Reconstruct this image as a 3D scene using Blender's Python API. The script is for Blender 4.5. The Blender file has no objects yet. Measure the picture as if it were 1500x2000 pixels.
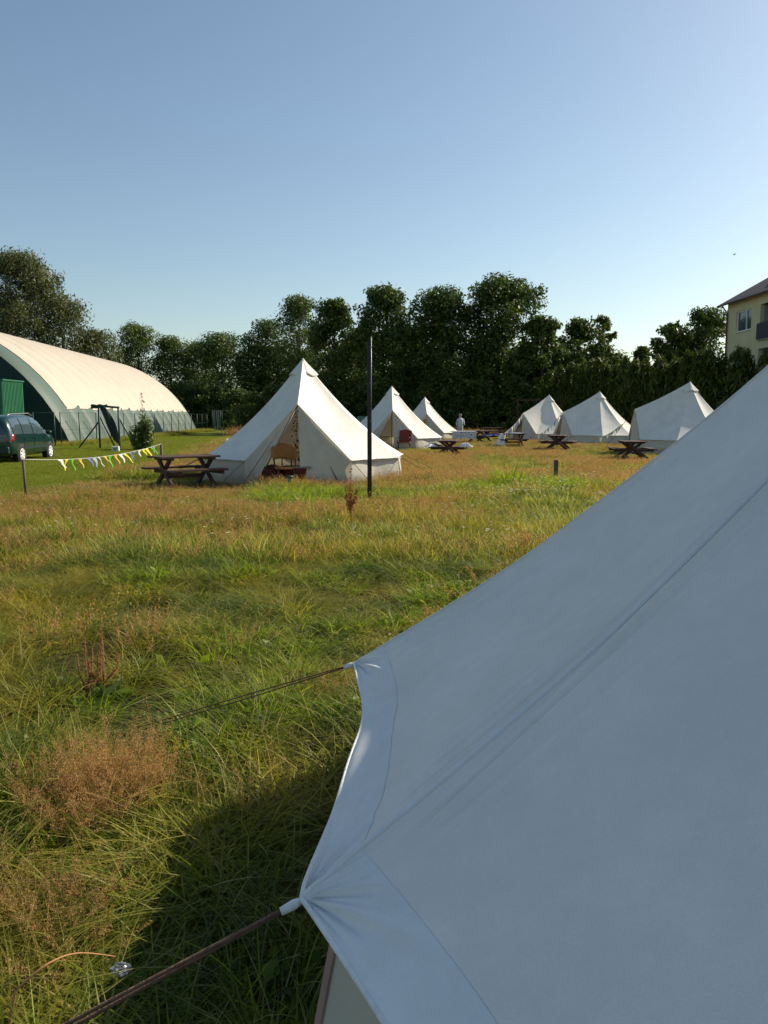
import bpy, math, random
import numpy as np
from mathutils import Vector, Matrix
R = math.radians
random.seed(7)
scene = bpy.context.scene
C = scene.collection

# ------------------------------------------------------------------ camera
CAMH = 1.6
PITCH = R(6.92)
cam_d = bpy.data.cameras.new("camera")
cam_d.sensor_fit = 'HORIZONTAL'; cam_d.sensor_width = 36; cam_d.lens = 36 * 1550 / 1500
cam_d.clip_start = 0.05; cam_d.clip_end = 3000
cam = bpy.data.objects.new("camera", cam_d); C.objects.link(cam)
cam.location = (0, 0, CAMH); cam.rotation_euler = (R(90) - PITCH, 0, 0)
scene.camera = cam

# ------------------------------------------------------------------ world and sun
SUN_EL = R(34)
SUN_H = Vector((0.848, 0.530))            # horizontal direction towards the sun
SUN_ROT = math.atan2(SUN_H.x, SUN_H.y)
world = bpy.data.worlds.new("World"); scene.world = world
world.use_nodes = True
wn = world.node_tree.nodes; wl = world.node_tree.links
for n in list(wn): wn.remove(n)
wo = wn.new('ShaderNodeOutputWorld'); bg = wn.new('ShaderNodeBackground')
sky = wn.new('ShaderNodeTexSky'); sky.sky_type = 'NISHITA'; sky.sun_disc = False
sky.sun_elevation = SUN_EL; sky.sun_rotation = SUN_ROT
sky.altitude = 0; sky.air_density = 1.0; sky.dust_density = .9; sky.ozone_density = .75
bg.inputs[1].default_value = 0.095
tint = wn.new('ShaderNodeMix'); tint.data_type = 'RGBA'; tint.blend_type = 'MULTIPLY'; tint.inputs[0].default_value = 1
tint.inputs[7].default_value = (1.0, 1.035, 1.0, 1); wl.new(sky.outputs[0], tint.inputs[6]); wl.new(tint.outputs[2], bg.inputs[0]); wl.new(bg.outputs[0], wo.inputs[0])
sun_d = bpy.data.lights.new("sun", 'SUN'); sun_d.energy = 5.0; sun_d.angle = R(0.5)
sun_d.color = (1.0, 0.90, 0.74)
sun = bpy.data.objects.new("sun", sun_d); C.objects.link(sun)
sd = Vector((SUN_H.x * math.cos(SUN_EL), SUN_H.y * math.cos(SUN_EL), math.sin(SUN_EL)))
sun.rotation_euler = sd.to_track_quat('Z', 'Y').to_euler(); sun.location = (30, 20, 40)
scene.view_settings.view_transform = 'Standard'; scene.view_settings.look = 'None'
scene.view_settings.gamma = 1; scene.view_settings.exposure = 0.42
scene.render.engine = 'CYCLES'
scene.cycles.max_bounces = 6; scene.cycles.transparent_max_bounces = 8
scene.cycles.transmission_bounces = 4; scene.cycles.diffuse_bounces = 3; scene.cycles.glossy_bounces = 2

# ------------------------------------------------------------------ helpers
def at(px, py, Y):
    """world point seen at photo pixel (1500x2000), at world depth Y"""
    a = (px - 750) / 1550; b = (1000 - py) / 1550
    fy = math.cos(PITCH) + b * math.sin(PITCH); fz = b * math.cos(PITCH) - math.sin(PITCH)
    t = Y / fy
    return Vector((a * t, Y, CAMH + fz * t))
def gpt(px, py, z=0.0):
    a = (px - 750) / 1550; b = (1000 - py) / 1550
    fy = math.cos(PITCH) + b * math.sin(PITCH); fz = b * math.cos(PITCH) - math.sin(PITCH)
    t = (z - CAMH) / fz
    return Vector((a * t, fy * t, z))

def tag(o, label=None, cat=None, group=None, kind=None):
    if label: o['label'] = label
    if cat: o['category'] = cat
    if group: o['group'] = group
    if kind: o['kind'] = kind
    return o
def thing(name, loc=(0, 0, 0), rz=0.0, label=None, cat=None, group=None, scale=1.0):
    o = bpy.data.objects.new(name, None); C.objects.link(o)
    o.empty_display_size = 0.2
    o.location = loc; o.rotation_euler = (0, 0, rz); o.scale = (scale,) * 3
    return tag(o, label, cat, group)
def kids(o): return [c for c in bpy.data.objects if c.parent is o]
def copy_tree(o, loc=None, rz=None, label=None, scale=None):
    c = o.copy(); C.objects.link(c)
    for ch in list(o.children):
        d = ch.copy(); C.objects.link(d); d.parent = c
        for g in list(ch.children):
            e = g.copy(); C.objects.link(e); e.parent = d
    if loc is not None: c.location = loc
    if rz is not None: c.rotation_euler = (0, 0, rz)
    if label: c['label'] = label
    if scale is not None: c.scale = (scale,) * 3
    return c

class MB:
    """collects shapes, builds one mesh object"""
    def __init__(s): s.v = []; s.f = []; s.sm = []
    def add(s, vs, fs, smooth=False):
        o = len(s.v); s.v += [tuple(v) for v in vs]; s.f += [tuple(i + o for i in f) for f in fs]
        s.sm += [smooth] * len(fs); return s
    def box(s, c, d, M=None, taper=1.0):
        x, y, z = d[0] / 2, d[1] / 2, d[2] / 2
        vs = [Vector((sx * x * (taper if sz > 0 else 1), sy * y * (taper if sz > 0 else 1), sz * z)) for sz in (-1, 1) for sx, sy in ((-1, -1), (1, -1), (1, 1), (-1, 1))]
        if M is not None: vs = [M @ v for v in vs]
        c = Vector(c); vs = [v + c for v in vs]
        return s.add(vs, [(3, 2, 1, 0), (4, 5, 6, 7), (0, 1, 5, 4), (1, 2, 6, 5), (2, 3, 7, 6), (3, 0, 4, 7)])
    def beam(s, a, b, w, h, up=(0, 0, 1)):
        a = Vector(a); b = Vector(b); d = (b - a); L = d.length; d.normalize()
        u = Vector(up)
        if abs(d.dot(u)) > .98: u = Vector((0, 1, 0))
        x = d.cross(u).normalized(); z = x.cross(d).normalized()
        M = Matrix((x, d, z)).transposed()
        return s.box((a + b) / 2, (w, L, h), M)
    def tube(s, pts, r, n=8, cap=True):
        pts = [Vector(p) for p in pts]; rs = r if isinstance(r, (list, tuple)) else [r] * len(pts)
        rings = []; up = Vector((0.13, 0.21, 1)).normalized()
        vs = []
        for i, p in enumerate(pts):
            t = (pts[min(i + 1, len(pts) - 1)] - pts[max(i - 1, 0)]).normalized()
            u = up if abs(t.dot(up)) < .95 else Vector((1, 0.1, 0))
            x = t.cross(u).normalized(); y = x.cross(t).normalized()
            for k in range(n):
                a = 2 * math.pi * k / n
                vs.append(p + (x * math.cos(a) + y * math.sin(a)) * rs[i])
        fs = []
        for i in range(len(pts) - 1):
            for k in range(n):
                fs.append((i * n + k, i * n + (k + 1) % n, (i + 1) * n + (k + 1) % n, (i + 1) * n + k))
        if cap: fs.append(tuple(range(n - 1, -1, -1))); fs.append(tuple((len(pts) - 1) * n + k for k in range(n)))
        return s.add(vs, fs, True)
    def lathe(s, prof, n=24, M=None):
        vs = []
        for r, z in prof:
            for k in range(n):
                a = 2 * math.pi * k / n; vs.append(Vector((r * math.cos(a), r * math.sin(a), z)))
        if M is not None: vs = [M @ v for v in vs]
        fs = [(i * n + k, i * n + (k + 1) % n, (i + 1) * n + (k + 1) % n, (i + 1) * n + k) for i in range(len(prof) - 1) for k in range(n)]
        return s.add(vs, fs, True)
    def ellipsoid(s, c, r, n=10, m=7, jit=0, M=None):
        vs = []; c = Vector(c)
        for i in range(m + 1):
            th = math.pi * i / m
            for k in range(n):
                a = 2 * math.pi * k / n
                j = 1 + random.uniform(-jit, jit)
                v = Vector((r[0] * math.sin(th) * math.cos(a) * j, r[1] * math.sin(th) * math.sin(a) * j, r[2] * math.cos(th) * j))
                if M is not None: v = M @ v
                vs.append(c + v)
        fs = [(i * n + k, (i + 1) * n + k, (i + 1) * n + (k + 1) % n, i * n + (k + 1) % n) for i in range(m) for k in range(n)]
        return s.add(vs, fs, True)
    def grid(s, P, nu, nv, smooth=True):
        vs = [P(i / nu, j / nv) for j in range(nv + 1) for i in range(nu + 1)]
        fs = [(j * (nu + 1) + i, j * (nu + 1) + i + 1, (j + 1) * (nu + 1) + i + 1, (j + 1) * (nu + 1) + i) for j in range(nv) for i in range(nu)]
        return s.add(vs, fs, smooth)
    def build(s, name, mat, parent=None, bevel=0, thick=0):
        me = bpy.data.meshes.new(name); me.from_pydata(s.v, [], s.f); me.update()
        me.polygons.foreach_set('use_smooth', s.sm)
        me.materials.append(mat)
        o = bpy.data.objects.new(name, me); C.objects.link(o)
        if parent is not None: o.parent = parent
        if thick:
            m = o.modifiers.new('thick', 'SOLIDIFY'); m.thickness = thick; m.offset = 0
        if bevel:
            m = o.modifiers.new('bevel', 'BEVEL'); m.width = bevel; m.segments = 2; m.limit_method = 'ANGLE'; m.angle_limit = R(40)
        return o
def np_mesh(name, V, F, mat, parent=None, attrs=None, smooth=False, link=True):
    me = bpy.data.meshes.new(name)
    V = np.asarray(V, dtype=np.float32); F = np.asarray(F, dtype=np.int32)
    me.vertices.add(len(V)); me.vertices.foreach_set('co', V.ravel())
    k = F.shape[1]
    me.loops.add(F.size); me.loops.foreach_set('vertex_index', F.ravel())
    me.polygons.add(len(F)); me.polygons.foreach_set('loop_start', np.arange(len(F), dtype=np.int32) * k)
    me.polygons.foreach_set('loop_total', np.full(len(F), k, dtype=np.int32))
    me.update(calc_edges=True)
    if smooth: me.polygons.foreach_set('use_smooth', np.ones(len(F), dtype=bool))
    for an, av in (attrs or {}).items():
        a = me.attributes.new(an, 'FLOAT', 'POINT'); a.data.foreach_set('value', np.asarray(av, dtype=np.float32))
    me.materials.append(mat)
    o = bpy.data.objects.new(name, me)
    if link: C.objects.link(o)
    if parent is not None: o.parent = parent
    return o

# ------------------------------------------------------------------ materials
def newmat(name):
    m = bpy.data.materials.new(name); m.use_nodes = True
    nt = m.node_tree; b = nt.nodes['Principled BSDF']; o = nt.nodes['Material Output']
    return m, nt, b, o
def N(nt, t, **kw):
    n = nt.nodes.new(t)
    for k, v in kw.items(): setattr(n, k, v)
    return n
def ramp(nt, stops, fac=None, interp='LINEAR'):
    n = nt.nodes.new('ShaderNodeValToRGB'); cr = n.color_ramp; cr.interpolation = interp
    while len(cr.elements) > 1: cr.elements.remove(cr.elements[-1])
    cr.elements[0].position = stops[0][0]; cr.elements[0].color = (*stops[0][1], 1)
    for p, c in stops[1:]:
        e = cr.elements.new(p); e.color = (*c, 1)
    if fac is not None: nt.links.new(fac, n.inputs[0])
    return n
def noise(nt, scale, detail=4, rough=.55, vec=None, out=0):
    n = nt.nodes.new('ShaderNodeTexNoise'); n.inputs['Scale'].default_value = scale
    n.inputs['Detail'].default_value = detail; n.inputs['Roughness'].default_value = rough
    if vec is not None: nt.links.new(vec, n.inputs['Vector'])
    return n.outputs[out]
def mixc(nt, fac, a, b, mode='MIX'):
    n = nt.nodes.new('ShaderNodeMix'); n.data_type = 'RGBA'; n.blend_type = mode
    for sock, v in ((0, fac), (6, a), (7, b)):
        if hasattr(v, 'default_value') and hasattr(v, 'links'): nt.links.new(v, n.inputs[sock])
        elif sock == 0: n.inputs[0].default_value = v
        else: n.inputs[sock].default_value = (*v, 1)
    return n.outputs[2]
def simple(name, col, rough=.7, var=.12, scale=8, bump=0.0, metal=0.0, spec=.4, bscale=40, coat=0):
    m, nt, b, o = newmat(name)
    tc = N(nt, 'ShaderNodeTexCoord')
    nz = noise(nt, scale, 5, .6, tc.outputs['Object'])
    lo = tuple(max(0, c * (1 - var)) for c in col); hi = tuple(min(1, c * (1 + var)) for c in col)
    r = ramp(nt, [(.3, lo), (.7, hi)], nz)
    nt.links.new(r.outputs[0], b.inputs['Base Color'])
    b.inputs['Roughness'].default_value = rough; b.inputs['Metallic'].default_value = metal
    b.inputs['Specular IOR Level'].default_value = spec; b.inputs['Coat Weight'].default_value = coat
    if bump:
        bz = noise(nt, bscale, 4, .6, tc.outputs['Object']); bp = N(nt, 'ShaderNodeBump')
        bp.inputs['Strength'].default_value = bump; bp.inputs['Distance'].default_value = .02
        nt.links.new(bz, bp.inputs['Height']); nt.links.new(bp.outputs[0], b.inputs['Normal'])
    return m
def wood(name, dark, light, rough=.75, scale=3):
    m, nt, b, o = newmat(name)
    tc = N(nt, 'ShaderNodeTexCoord'); mp = N(nt, 'ShaderNodeMapping'); mp.inputs['Scale'].default_value = (12, 12, 12)
    nt.links.new(tc.outputs['Object'], mp.inputs[0])
    mp2 = N(nt, 'ShaderNodeMapping'); mp2.inputs['Scale'].default_value = (1, 14, 14); nt.links.new(tc.outputs['Object'], mp2.inputs[0])
    nz = noise(nt, scale, 6, .65, mp2.outputs[0])
    r = ramp(nt, [(.25, dark), (.75, light)], nz)
    nt.links.new(r.outputs[0], b.inputs['Base Color']); b.inputs['Roughness'].default_value = rough
    bp = N(nt, 'ShaderNodeBump'); bp.inputs['Strength'].default_value = .4; bp.inputs['Distance'].default_value = .01
    nt.links.new(nz, bp.inputs['Height']); nt.links.new(bp.outputs[0], b.inputs['Normal'])
    return m
def leafmat(name, stops, trans=.35, rough=.55, attr='v', patch=None, spec=.3):
    """diffuse + translucent leaf; colour from a per-leaf attribute, optional dry patches of the ground"""
    m, nt, b, o = newmat(name)
    at_ = N(nt, 'ShaderNodeAttribute'); at_.attribute_name = attr
    r = ramp(nt, stops, at_.outputs['Fac']); col = r.outputs[0]
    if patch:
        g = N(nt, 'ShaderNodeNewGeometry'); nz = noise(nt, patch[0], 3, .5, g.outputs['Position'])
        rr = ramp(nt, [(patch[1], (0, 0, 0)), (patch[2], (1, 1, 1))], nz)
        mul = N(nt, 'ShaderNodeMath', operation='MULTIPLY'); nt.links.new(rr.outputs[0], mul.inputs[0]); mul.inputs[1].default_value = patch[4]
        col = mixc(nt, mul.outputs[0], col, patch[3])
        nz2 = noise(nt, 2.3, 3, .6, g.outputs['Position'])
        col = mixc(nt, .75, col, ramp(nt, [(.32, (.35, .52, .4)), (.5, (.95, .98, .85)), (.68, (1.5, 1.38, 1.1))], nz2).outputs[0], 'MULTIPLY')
    nt.links.new(col, b.inputs['Base Color']); b.inputs['Roughness'].default_value = rough
    b.inputs['Specular IOR Level'].default_value = spec
    t = N(nt, 'ShaderNodeBsdfTranslucent'); mx = N(nt, 'ShaderNodeMixShader'); mx.inputs[0].default_value = trans
    tint = mixc(nt, .55, col, (.9, .95, .25), 'MULTIPLY'); 
    sc = N(nt, 'ShaderNodeVectorMath', operation='SCALE'); nt.links.new(tint, sc.inputs[0]); sc.inputs['Scale'].default_value = 1.9
    nt.links.new(sc.outputs[0], t.inputs[0])
    nt.links.new(b.outputs[0], mx.inputs[1]); nt.links.new(t.outputs[0], mx.inputs[2]); nt.links.new(mx.outputs[0], o.inputs[0])
    return m

def canvas_mat(name, col=(.78, .76, .70), trans=.16, weave=900, dirt=False, soft=.30, mott=.9):
    m, nt, b, o = newmat(name)
    tc = N(nt, 'ShaderNodeTexCoord')
    n1 = noise(nt, 1.3, 5, .6, tc.outputs['Object']); n2 = noise(nt, 14, 4, .6, tc.outputs['Object'])
    c1 = ramp(nt, [(.3, tuple(c * .93 for c in col)), (.7, tuple(min(1, c * 1.03) for c in col))], n1).outputs[0]
    c2 = mixc(nt, .08, c1, ramp(nt, [(.35, (.5, .47, .42)), (.65, (1, 1, 1))], n2).outputs[0], 'MULTIPLY')
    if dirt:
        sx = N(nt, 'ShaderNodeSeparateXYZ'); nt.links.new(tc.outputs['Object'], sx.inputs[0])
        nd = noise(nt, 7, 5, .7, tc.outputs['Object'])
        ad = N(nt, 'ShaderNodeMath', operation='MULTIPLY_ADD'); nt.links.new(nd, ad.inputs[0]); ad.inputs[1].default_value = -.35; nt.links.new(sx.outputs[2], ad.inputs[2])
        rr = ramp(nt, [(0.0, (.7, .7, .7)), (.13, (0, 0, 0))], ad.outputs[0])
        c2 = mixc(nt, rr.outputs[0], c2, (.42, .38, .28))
    n3 = noise(nt, weave * .45, 2, .6, tc.outputs['Object'])
    c2 = mixc(nt, .9, c2, ramp(nt, [(.3, (.93, .93, .93)), (.7, (1.04, 1.04, 1.04))], n3).outputs[0], 'MULTIPLY')
    n4 = noise(nt, 2.6, 6, .7, tc.outputs['Object'])
    c2 = mixc(nt, mott, c2, ramp(nt, [(.35, (.93, .935, .94)), (.65, (1.02, 1.015, 1.0))], n4).outputs[0], 'MULTIPLY')
    nt.links.new(c2, b.inputs['Base Color']); b.inputs['Roughness'].default_value = .85; b.inputs['Specular IOR Level'].default_value = .15
    bz = noise(nt, weave, 2, .5, tc.outputs['Object'])
    bp = N(nt, 'ShaderNodeBump'); bp.inputs['Strength'].default_value = .25; bp.inputs['Distance'].default_value = .001
    nt.links.new(bz, bp.inputs['Height'])
    bz2 = noise(nt, 5, 4, .55, tc.outputs['Object'])
    bp2 = N(nt, 'ShaderNodeBump'); bp2.inputs['Strength'].default_value = soft; bp2.inputs['Distance'].default_value = .03
    nt.links.new(bz2, bp2.inputs['Height']); nt.links.new(bp.outputs[0], bp2.inputs['Normal'])
    nt.links.new(bp2.outputs[0], b.inputs['Normal'])
    t = N(nt, 'ShaderNodeBsdfTranslucent'); mx = N(nt, 'ShaderNodeMixShader'); mx.inputs[0].default_value = trans
    tint = mixc(nt, 1.0, c2, (1.0, .90, .72), 'MULTIPLY'); nt.links.new(tint, t.inputs[0])
    nt.links.new(b.outputs[0], mx.inputs[1]); nt.links.new(t.outputs[0], mx.inputs[2]); nt.links.new(mx.outputs[0], o.inputs[0])
    return m

M = {}
M['canvas'] = canvas_mat('canvas', (.82, .79, .71), .05)
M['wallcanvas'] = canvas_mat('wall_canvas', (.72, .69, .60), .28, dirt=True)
M['rope'] = simple('rope', (.16, .09, .055), .9, .3, 60, .5)
M['ropewhite'] = simple('white_webbing', (.75, .75, .73), .8, .1, 60, .3)
M['pole_black'] = simple('black_paint', (.012, .012, .013), .45, .3, 10, .2)
M['steel'] = simple('galvanised_steel', (.30, .30, .29), .45, .2, 15, .1, .7)
M['wood_dark'] = wood('dark_stained_wood', (.035, .014, .009), (.095, .040, .024))
M['wood_grey'] = wood('weathered_wood', (.14, .12, .09), (.30, .26, .20))
M['wood_post'] = wood('post_wood', (.05, .04, .025), (.13, .10, .06))
M['bark'] = simple('bark', (.055, .045, .035), .95, .4, 6, .8)
M['birch_bark'] = simple('birch_bark', (.30, .28, .24), .9, .5, 5, .6)
M['white'] = simple('white_plastic', (.72, .72, .70), .5, .05)
M['wicker'] = simple('wicker', (.40, .17, .045), .6, .25, 60, .6, bscale=120)
M['red'] = simple('red_fabric', (.22, .035, .025), .85, .2, 20, .3)
M['maroon'] = simple('maroon_blanket', (.10, .018, .012), .9, .3, 12, .5)
M['blue'] = simple('blue_fabric', (.03, .06, .35), .8, .2)
M['black'] = simple('black_fabric', (.02, .02, .025), .85, .2)
M['green_metal'] = simple('green_painted_metal', (.008, .048, .036), .5, .3, 12, .1)

# ------------------------------------------------------------------ value noise (numpy)
def vnoise(x, y, seed=0):
    x = np.asarray(x, float); y = np.asarray(y, float)
    xi = np.floor(x).astype(int); yi = np.floor(y).astype(int); fx = x - xi; fy = y - yi
    def h(a, b):
        n = (a * 374761393 + b * 668265263 + seed * 982451653) & 0xffffffff
        n = ((n ^ (n >> 13)) * 1274126177) & 0xffffffff
        return ((n ^ (n >> 16)) & 0xffff) / 65535.0
    sx = fx * fx * (3 - 2 * fx); sy = fy * fy * (3 - 2 * fy)
    return (h(xi, yi) * (1 - sx) + h(xi + 1, yi) * sx) * (1 - sy) + (h(xi, yi + 1) * (1 - sx) + h(xi + 1, yi + 1) * sx) * sy
def fbm(x, y, seed=0, o=3):
    s = 0; a = .5; t = 0
    for k in range(o):
        s = s + a * vnoise(x * 2 ** k, y * 2 ** k, seed + k * 17); t += a; a *= .5
    return s / t

# lawn edge: the mown lawn lies left of x = lawn_x(y)
def lawn_x(y):
    return np.interp(y, [0, 10, 14.4, 18.8, 26.8, 52, 90], [-9.5, -7.6, -7.0, -6.8, -7.3, -10.4, -15])
def ground_z(x, y):
    r = np.hypot(x, y)
    return (fbm(x * .9, y * .9, 5, 3) - .5) * .10 * np.clip(1.2 - r / 40, .25, 1) + (fbm(x * .12, y * .12, 9, 2) - .5) * .10 * np.clip((r - 4) / 10, 0, 1)

# ------------------------------------------------------------------ ground sheet
m, nt, b, o = newmat('soil_and_thatch')
g = N(nt, 'ShaderNodeNewGeometry')
n1 = noise(nt, 1.1, 6, .65, g.outputs['Position']); n2 = noise(nt, 22, 5, .7, g.outputs['Position'])
c1 = ramp(nt, [(.3, (.020, .028, .008)), (.5, (.045, .045, .014)), (.7, (.085, .055, .022))], n1).outputs[0]
c2 = mixc(nt, .6, c1, ramp(nt, [(.3, (.25, .25, .2)), (.7, (1.3, 1.3, 1.1))], n2).outputs[0], 'MULTIPLY')
nt.links.new(c2, b.inputs['Base Color']); b.inputs['Roughness'].default_value = 1; b.inputs['Specular IOR Level'].default_value = .1
bp = N(nt, 'ShaderNodeBump'); bp.inputs['Strength'].default_value = .8; bp.inputs['Distance'].default_value = .05
nt.links.new(n2, bp.inputs['Height']); nt.links.new(bp.outputs[0], b.inputs['Normal'])
M['soil'] = m
m, nt, b, o = newmat('lawn_turf')
g = N(nt, 'ShaderNodeNewGeometry')
n1 = noise(nt, .5, 6, .6, g.outputs['Position']); n2 = noise(nt, 30, 5, .75, g.outputs['Position'])
c1 = ramp(nt, [(.3, (.10, .13, .014)), (.6, (.145, .17, .02)), (.8, (.20, .185, .035))], n1).outputs[0]
c2 = mixc(nt, .6, c1, ramp(nt, [(.3, (.35, .35, .3)), (.7, (1.2, 1.2, 1.1))], n2).outputs[0], 'MULTIPLY')
nt.links.new(c2, b.inputs['Base Color']); b.inputs['Roughness'].default_value = 1; b.inputs['Specular IOR Level'].default_value = .1
M['turf'] = m

def axis_vals(lo, hi, fine_lo, fine_hi, step, coarse):
    a = list(np.arange(fine_lo, fine_hi + 1e-6, step))
    l = []; x = fine_lo
    s = coarse
    while x > lo: x -= s; s *= 1.35; l.append(max(x, lo))
    r = []; x = fine_hi; s = coarse
    while x < hi: x += s; s *= 1.35; r.append(min(x, hi))
    return np.array(sorted(l) + a + r)
xs = axis_vals(-900, 900, -14, 14, .25, 1.0); ys = axis_vals(-300, 1500, -2, 30, .25, 1.0)
X, Y = np.meshgrid(xs, ys); Z = ground_z(X, Y)
V = np.stack([X, Y, Z], -1).reshape(-1, 3); nx = len(xs); ny = len(ys)
I = np.arange(nx * ny).reshape(ny, nx)
F = np.stack([I[:-1, :-1], I[:-1, 1:], I[1:, 1:], I[1:, :-1]], -1).reshape(-1, 4)
go = np_mesh('ground', V, F, M['soil'], smooth=True)
tag(go, 'uneven meadow soil and thatch under the grass', 'ground', kind='structure')
# lawn sheet
ys2 = np.concatenate([np.arange(4, 30, .5), np.arange(30, 96, 2)])
us = np.linspace(0, 1, 60) ** 1.0
LX = np.stack([lawn_x(y) - us * 60 + (fbm(np.array([y * .7]), np.array([3.1]), 4)[0] - .5) * 1.2 * (1 - us) for y in ys2]); LY = np.repeat(ys2[:, None], 60, 1)
LZ = ground_z(LX, LY) + .012
V = np.stack([LX, LY, LZ], -1).reshape(-1, 3); I = np.arange(LX.size).reshape(LX.shape)
F = np.stack([I[:-1, :-1], I[1:, :-1], I[1:, 1:], I[:-1, 1:]], -1).reshape(-1, 4)
lo_ = np_mesh('lawn', V, F, M['turf'], smooth=True)
tag(lo_, 'short mown green lawn running towards the dome hall', 'lawn', kind='structure')

# ------------------------------------------------------------------ grass clumps
def blades(rng, n, rad, h0, h1, w, droop, base_v=(0, 1), seg=4, lean=.35, wind=(0, 0)):
    a = rng.uniform(0, 2 * np.pi, n); r = rad * np.sqrt(rng.uniform(0, 1, n))
    bx = r * np.cos(a); by = r * np.sin(a)
    h = rng.uniform(h0, h1, n) * rng.uniform(.7, 1.1, n)
    da = a + rng.normal(0, 1.1, n); ln = lean * rng.uniform(.2, 1.3, n); dr = droop * rng.uniform(.1, 1.4, n)
    fa = rng.uniform(0, np.pi, n); wx = np.cos(fa); wy = np.sin(fa)
    ww = w * rng.uniform(.6, 1.3, n)
    t = np.linspace(0, 1, seg + 1)
    T = t[None, :]
    off = h[:, None] * (ln[:, None] * T + dr[:, None] * T ** 2.4)
    zz = h[:, None] * (T - .45 * dr[:, None] * T ** 3)
    zz = np.maximum(zz, -.01 + .03 * T)
    cx = bx[:, None] + np.cos(da)[:, None] * off + wind[0] * h[:, None] * T ** 2; cy = by[:, None] + np.sin(da)[:, None] * off + wind[1] * h[:, None] * T ** 2
    wt = ww[:, None] * (1 - T ** 2.2 * .93) / 2
    L = np.stack([cx - wx[:, None] * wt, cy - wy[:, None] * wt, zz], -1); Rr = np.stack([cx + wx[:, None] * wt, cy + wy[:, None] * wt, zz], -1)
    V = np.stack([L, Rr], 2).reshape(-1, 3)            # n*(seg+1)*2
    base = (np.arange(n) * (seg + 1) * 2)[:, None] + (np.arange(seg) * 2)[None, :]
    base = base.reshape(-1)
    F = np.stack([base, base + 1, base + 3, base + 2], -1)
    v = rng.uniform(base_v[0], base_v[1], n); v = np.repeat(v, (seg + 1) * 2)
    return V, F, v
def panicles(rng, n, rad, h0, h1, spk, size, vr=(.8, 1)):
    """fine stems topped by an airy cloud of tiny spikelets"""
    Vs = []; Fs = []; vs = []; off = 0
    V, F, v = blades(rng, n, rad, h0, h1, .0022, .25, vr, 4, .3)
    Vs.append(V); Fs.append(F); vs.append(v); off = len(V)
    V5 = V.reshape(n, 5, 2, 3).mean(2)
    tip = V5[:, 4]; mid = V5[:, 2]; h = V5[:, 4, 2]
    T = rng.uniform(0, 1, (n, spk)); 
    ax = mid[:, None] + (tip - mid)[:, None] * T[..., None]
    ang = rng.uniform(0, 2 * np.pi, (n, spk)); rr = (.012 + .055 * (1 - T) * np.minimum(1, T * 5)) * rng.uniform(.2, 1, (n, spk)) * (h[:, None] / .5)
    p = ax + np.stack([np.cos(ang) * rr, np.sin(ang) * rr, rr * .8], -1)
    p = p.reshape(-1, 3); k = len(p)
    d1 = rng.normal(0, 1, (k, 3)); d1[:, 2] = np.abs(d1[:, 2]) + .6; d1 /= np.linalg.norm(d1, axis=1)[:, None]
    d2 = np.cross(d1, rng.normal(0, 1, (k, 3))); d2 /= np.linalg.norm(d2, axis=1)[:, None]
    s = size * rng.uniform(.6, 1.4, (k, 1))
    Q = np.stack([p - d1 * s, p + d2 * s * .38, p + d1 * s, p - d2 * s * .38], 1).reshape(-1, 3)
    Fq = np.arange(k * 4).reshape(k, 4) + off
    Vs.append(Q); Fs.append(Fq); vs.append(np.repeat(rng.uniform(vr[0], vr[1], k), 4))
    return np.concatenate(Vs), np.concatenate(Fs), np.concatenate(vs)
def leaflets(rng, n, rad, h, size, vr):
    """clover and small broad leaves near the ground"""
    a = rng.uniform(0, 2 * np.pi, n); r = rad * np.sqrt(rng.uniform(0, 1, n))
    p = np.stack([r * np.cos(a), r * np.sin(a), rng.uniform(.2, 1, n) * h], -1)
    nrm = rng.normal(0, .45, (n, 3)); nrm[:, 2] = 1; nrm /= np.linalg.norm(nrm, axis=1)[:, None]
    d1 = np.cross(nrm, rng.normal(0, 1, (n, 3))); d1 /= np.linalg.norm(d1, axis=1)[:, None]; d2 = np.cross(nrm, d1)
    s = size * rng.uniform(.5, 1.4, (n, 1))
    Q = np.stack([p - d1 * s, p + d2 * s * .5 + nrm * s * .15, p + d1 * s, p - d2 * s * .5 + nrm * s * .15], 1).reshape(-1, 3)
    return Q, np.arange(n * 4).reshape(n, 4), np.repeat(rng.uniform(vr[0], vr[1], n), 4)
def merge(*parts):
    Vs = []; Fs = []; vs = []; o = 0
    for V, F, v in parts:
        Vs.append(V); Fs.append(F + o); vs.append(v); o += len(V)
    return np.concatenate(Vs), np.concatenate(Fs), np.concatenate(vs)

GREEN = [(0, (.022, .058, .006)), (.3, (.055, .110, .010)), (.58, (.110, .155, .014)), (.78, (.19, .195, .028)), (.90, (.33, .29, .09)), (1, (.52, .44, .23))]
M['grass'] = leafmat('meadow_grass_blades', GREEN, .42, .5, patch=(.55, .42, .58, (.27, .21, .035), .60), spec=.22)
M['drygrass'] = leafmat('dry_seed_grass', [(0, (.11, .11, .02)), (.5, (.27, .16, .060)), (.8, (.40, .22, .11)), (1, (.54, .34, .20))], .38, .7, spec=.1)
M['vivid'] = leafmat('fresh_green_blades', [(0, (.08, .14, .009)), (.6, (.18, .24, .016)), (1, (.30, .33, .035))], .42, .5, spec=.2)
M['lawng'] = leafmat('lawn_blades', [(0, (.10, .14, .012)), (.6, (.17, .20, .018)), (1, (.26, .25, .035))], .35, .55, spec=.2)

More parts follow.
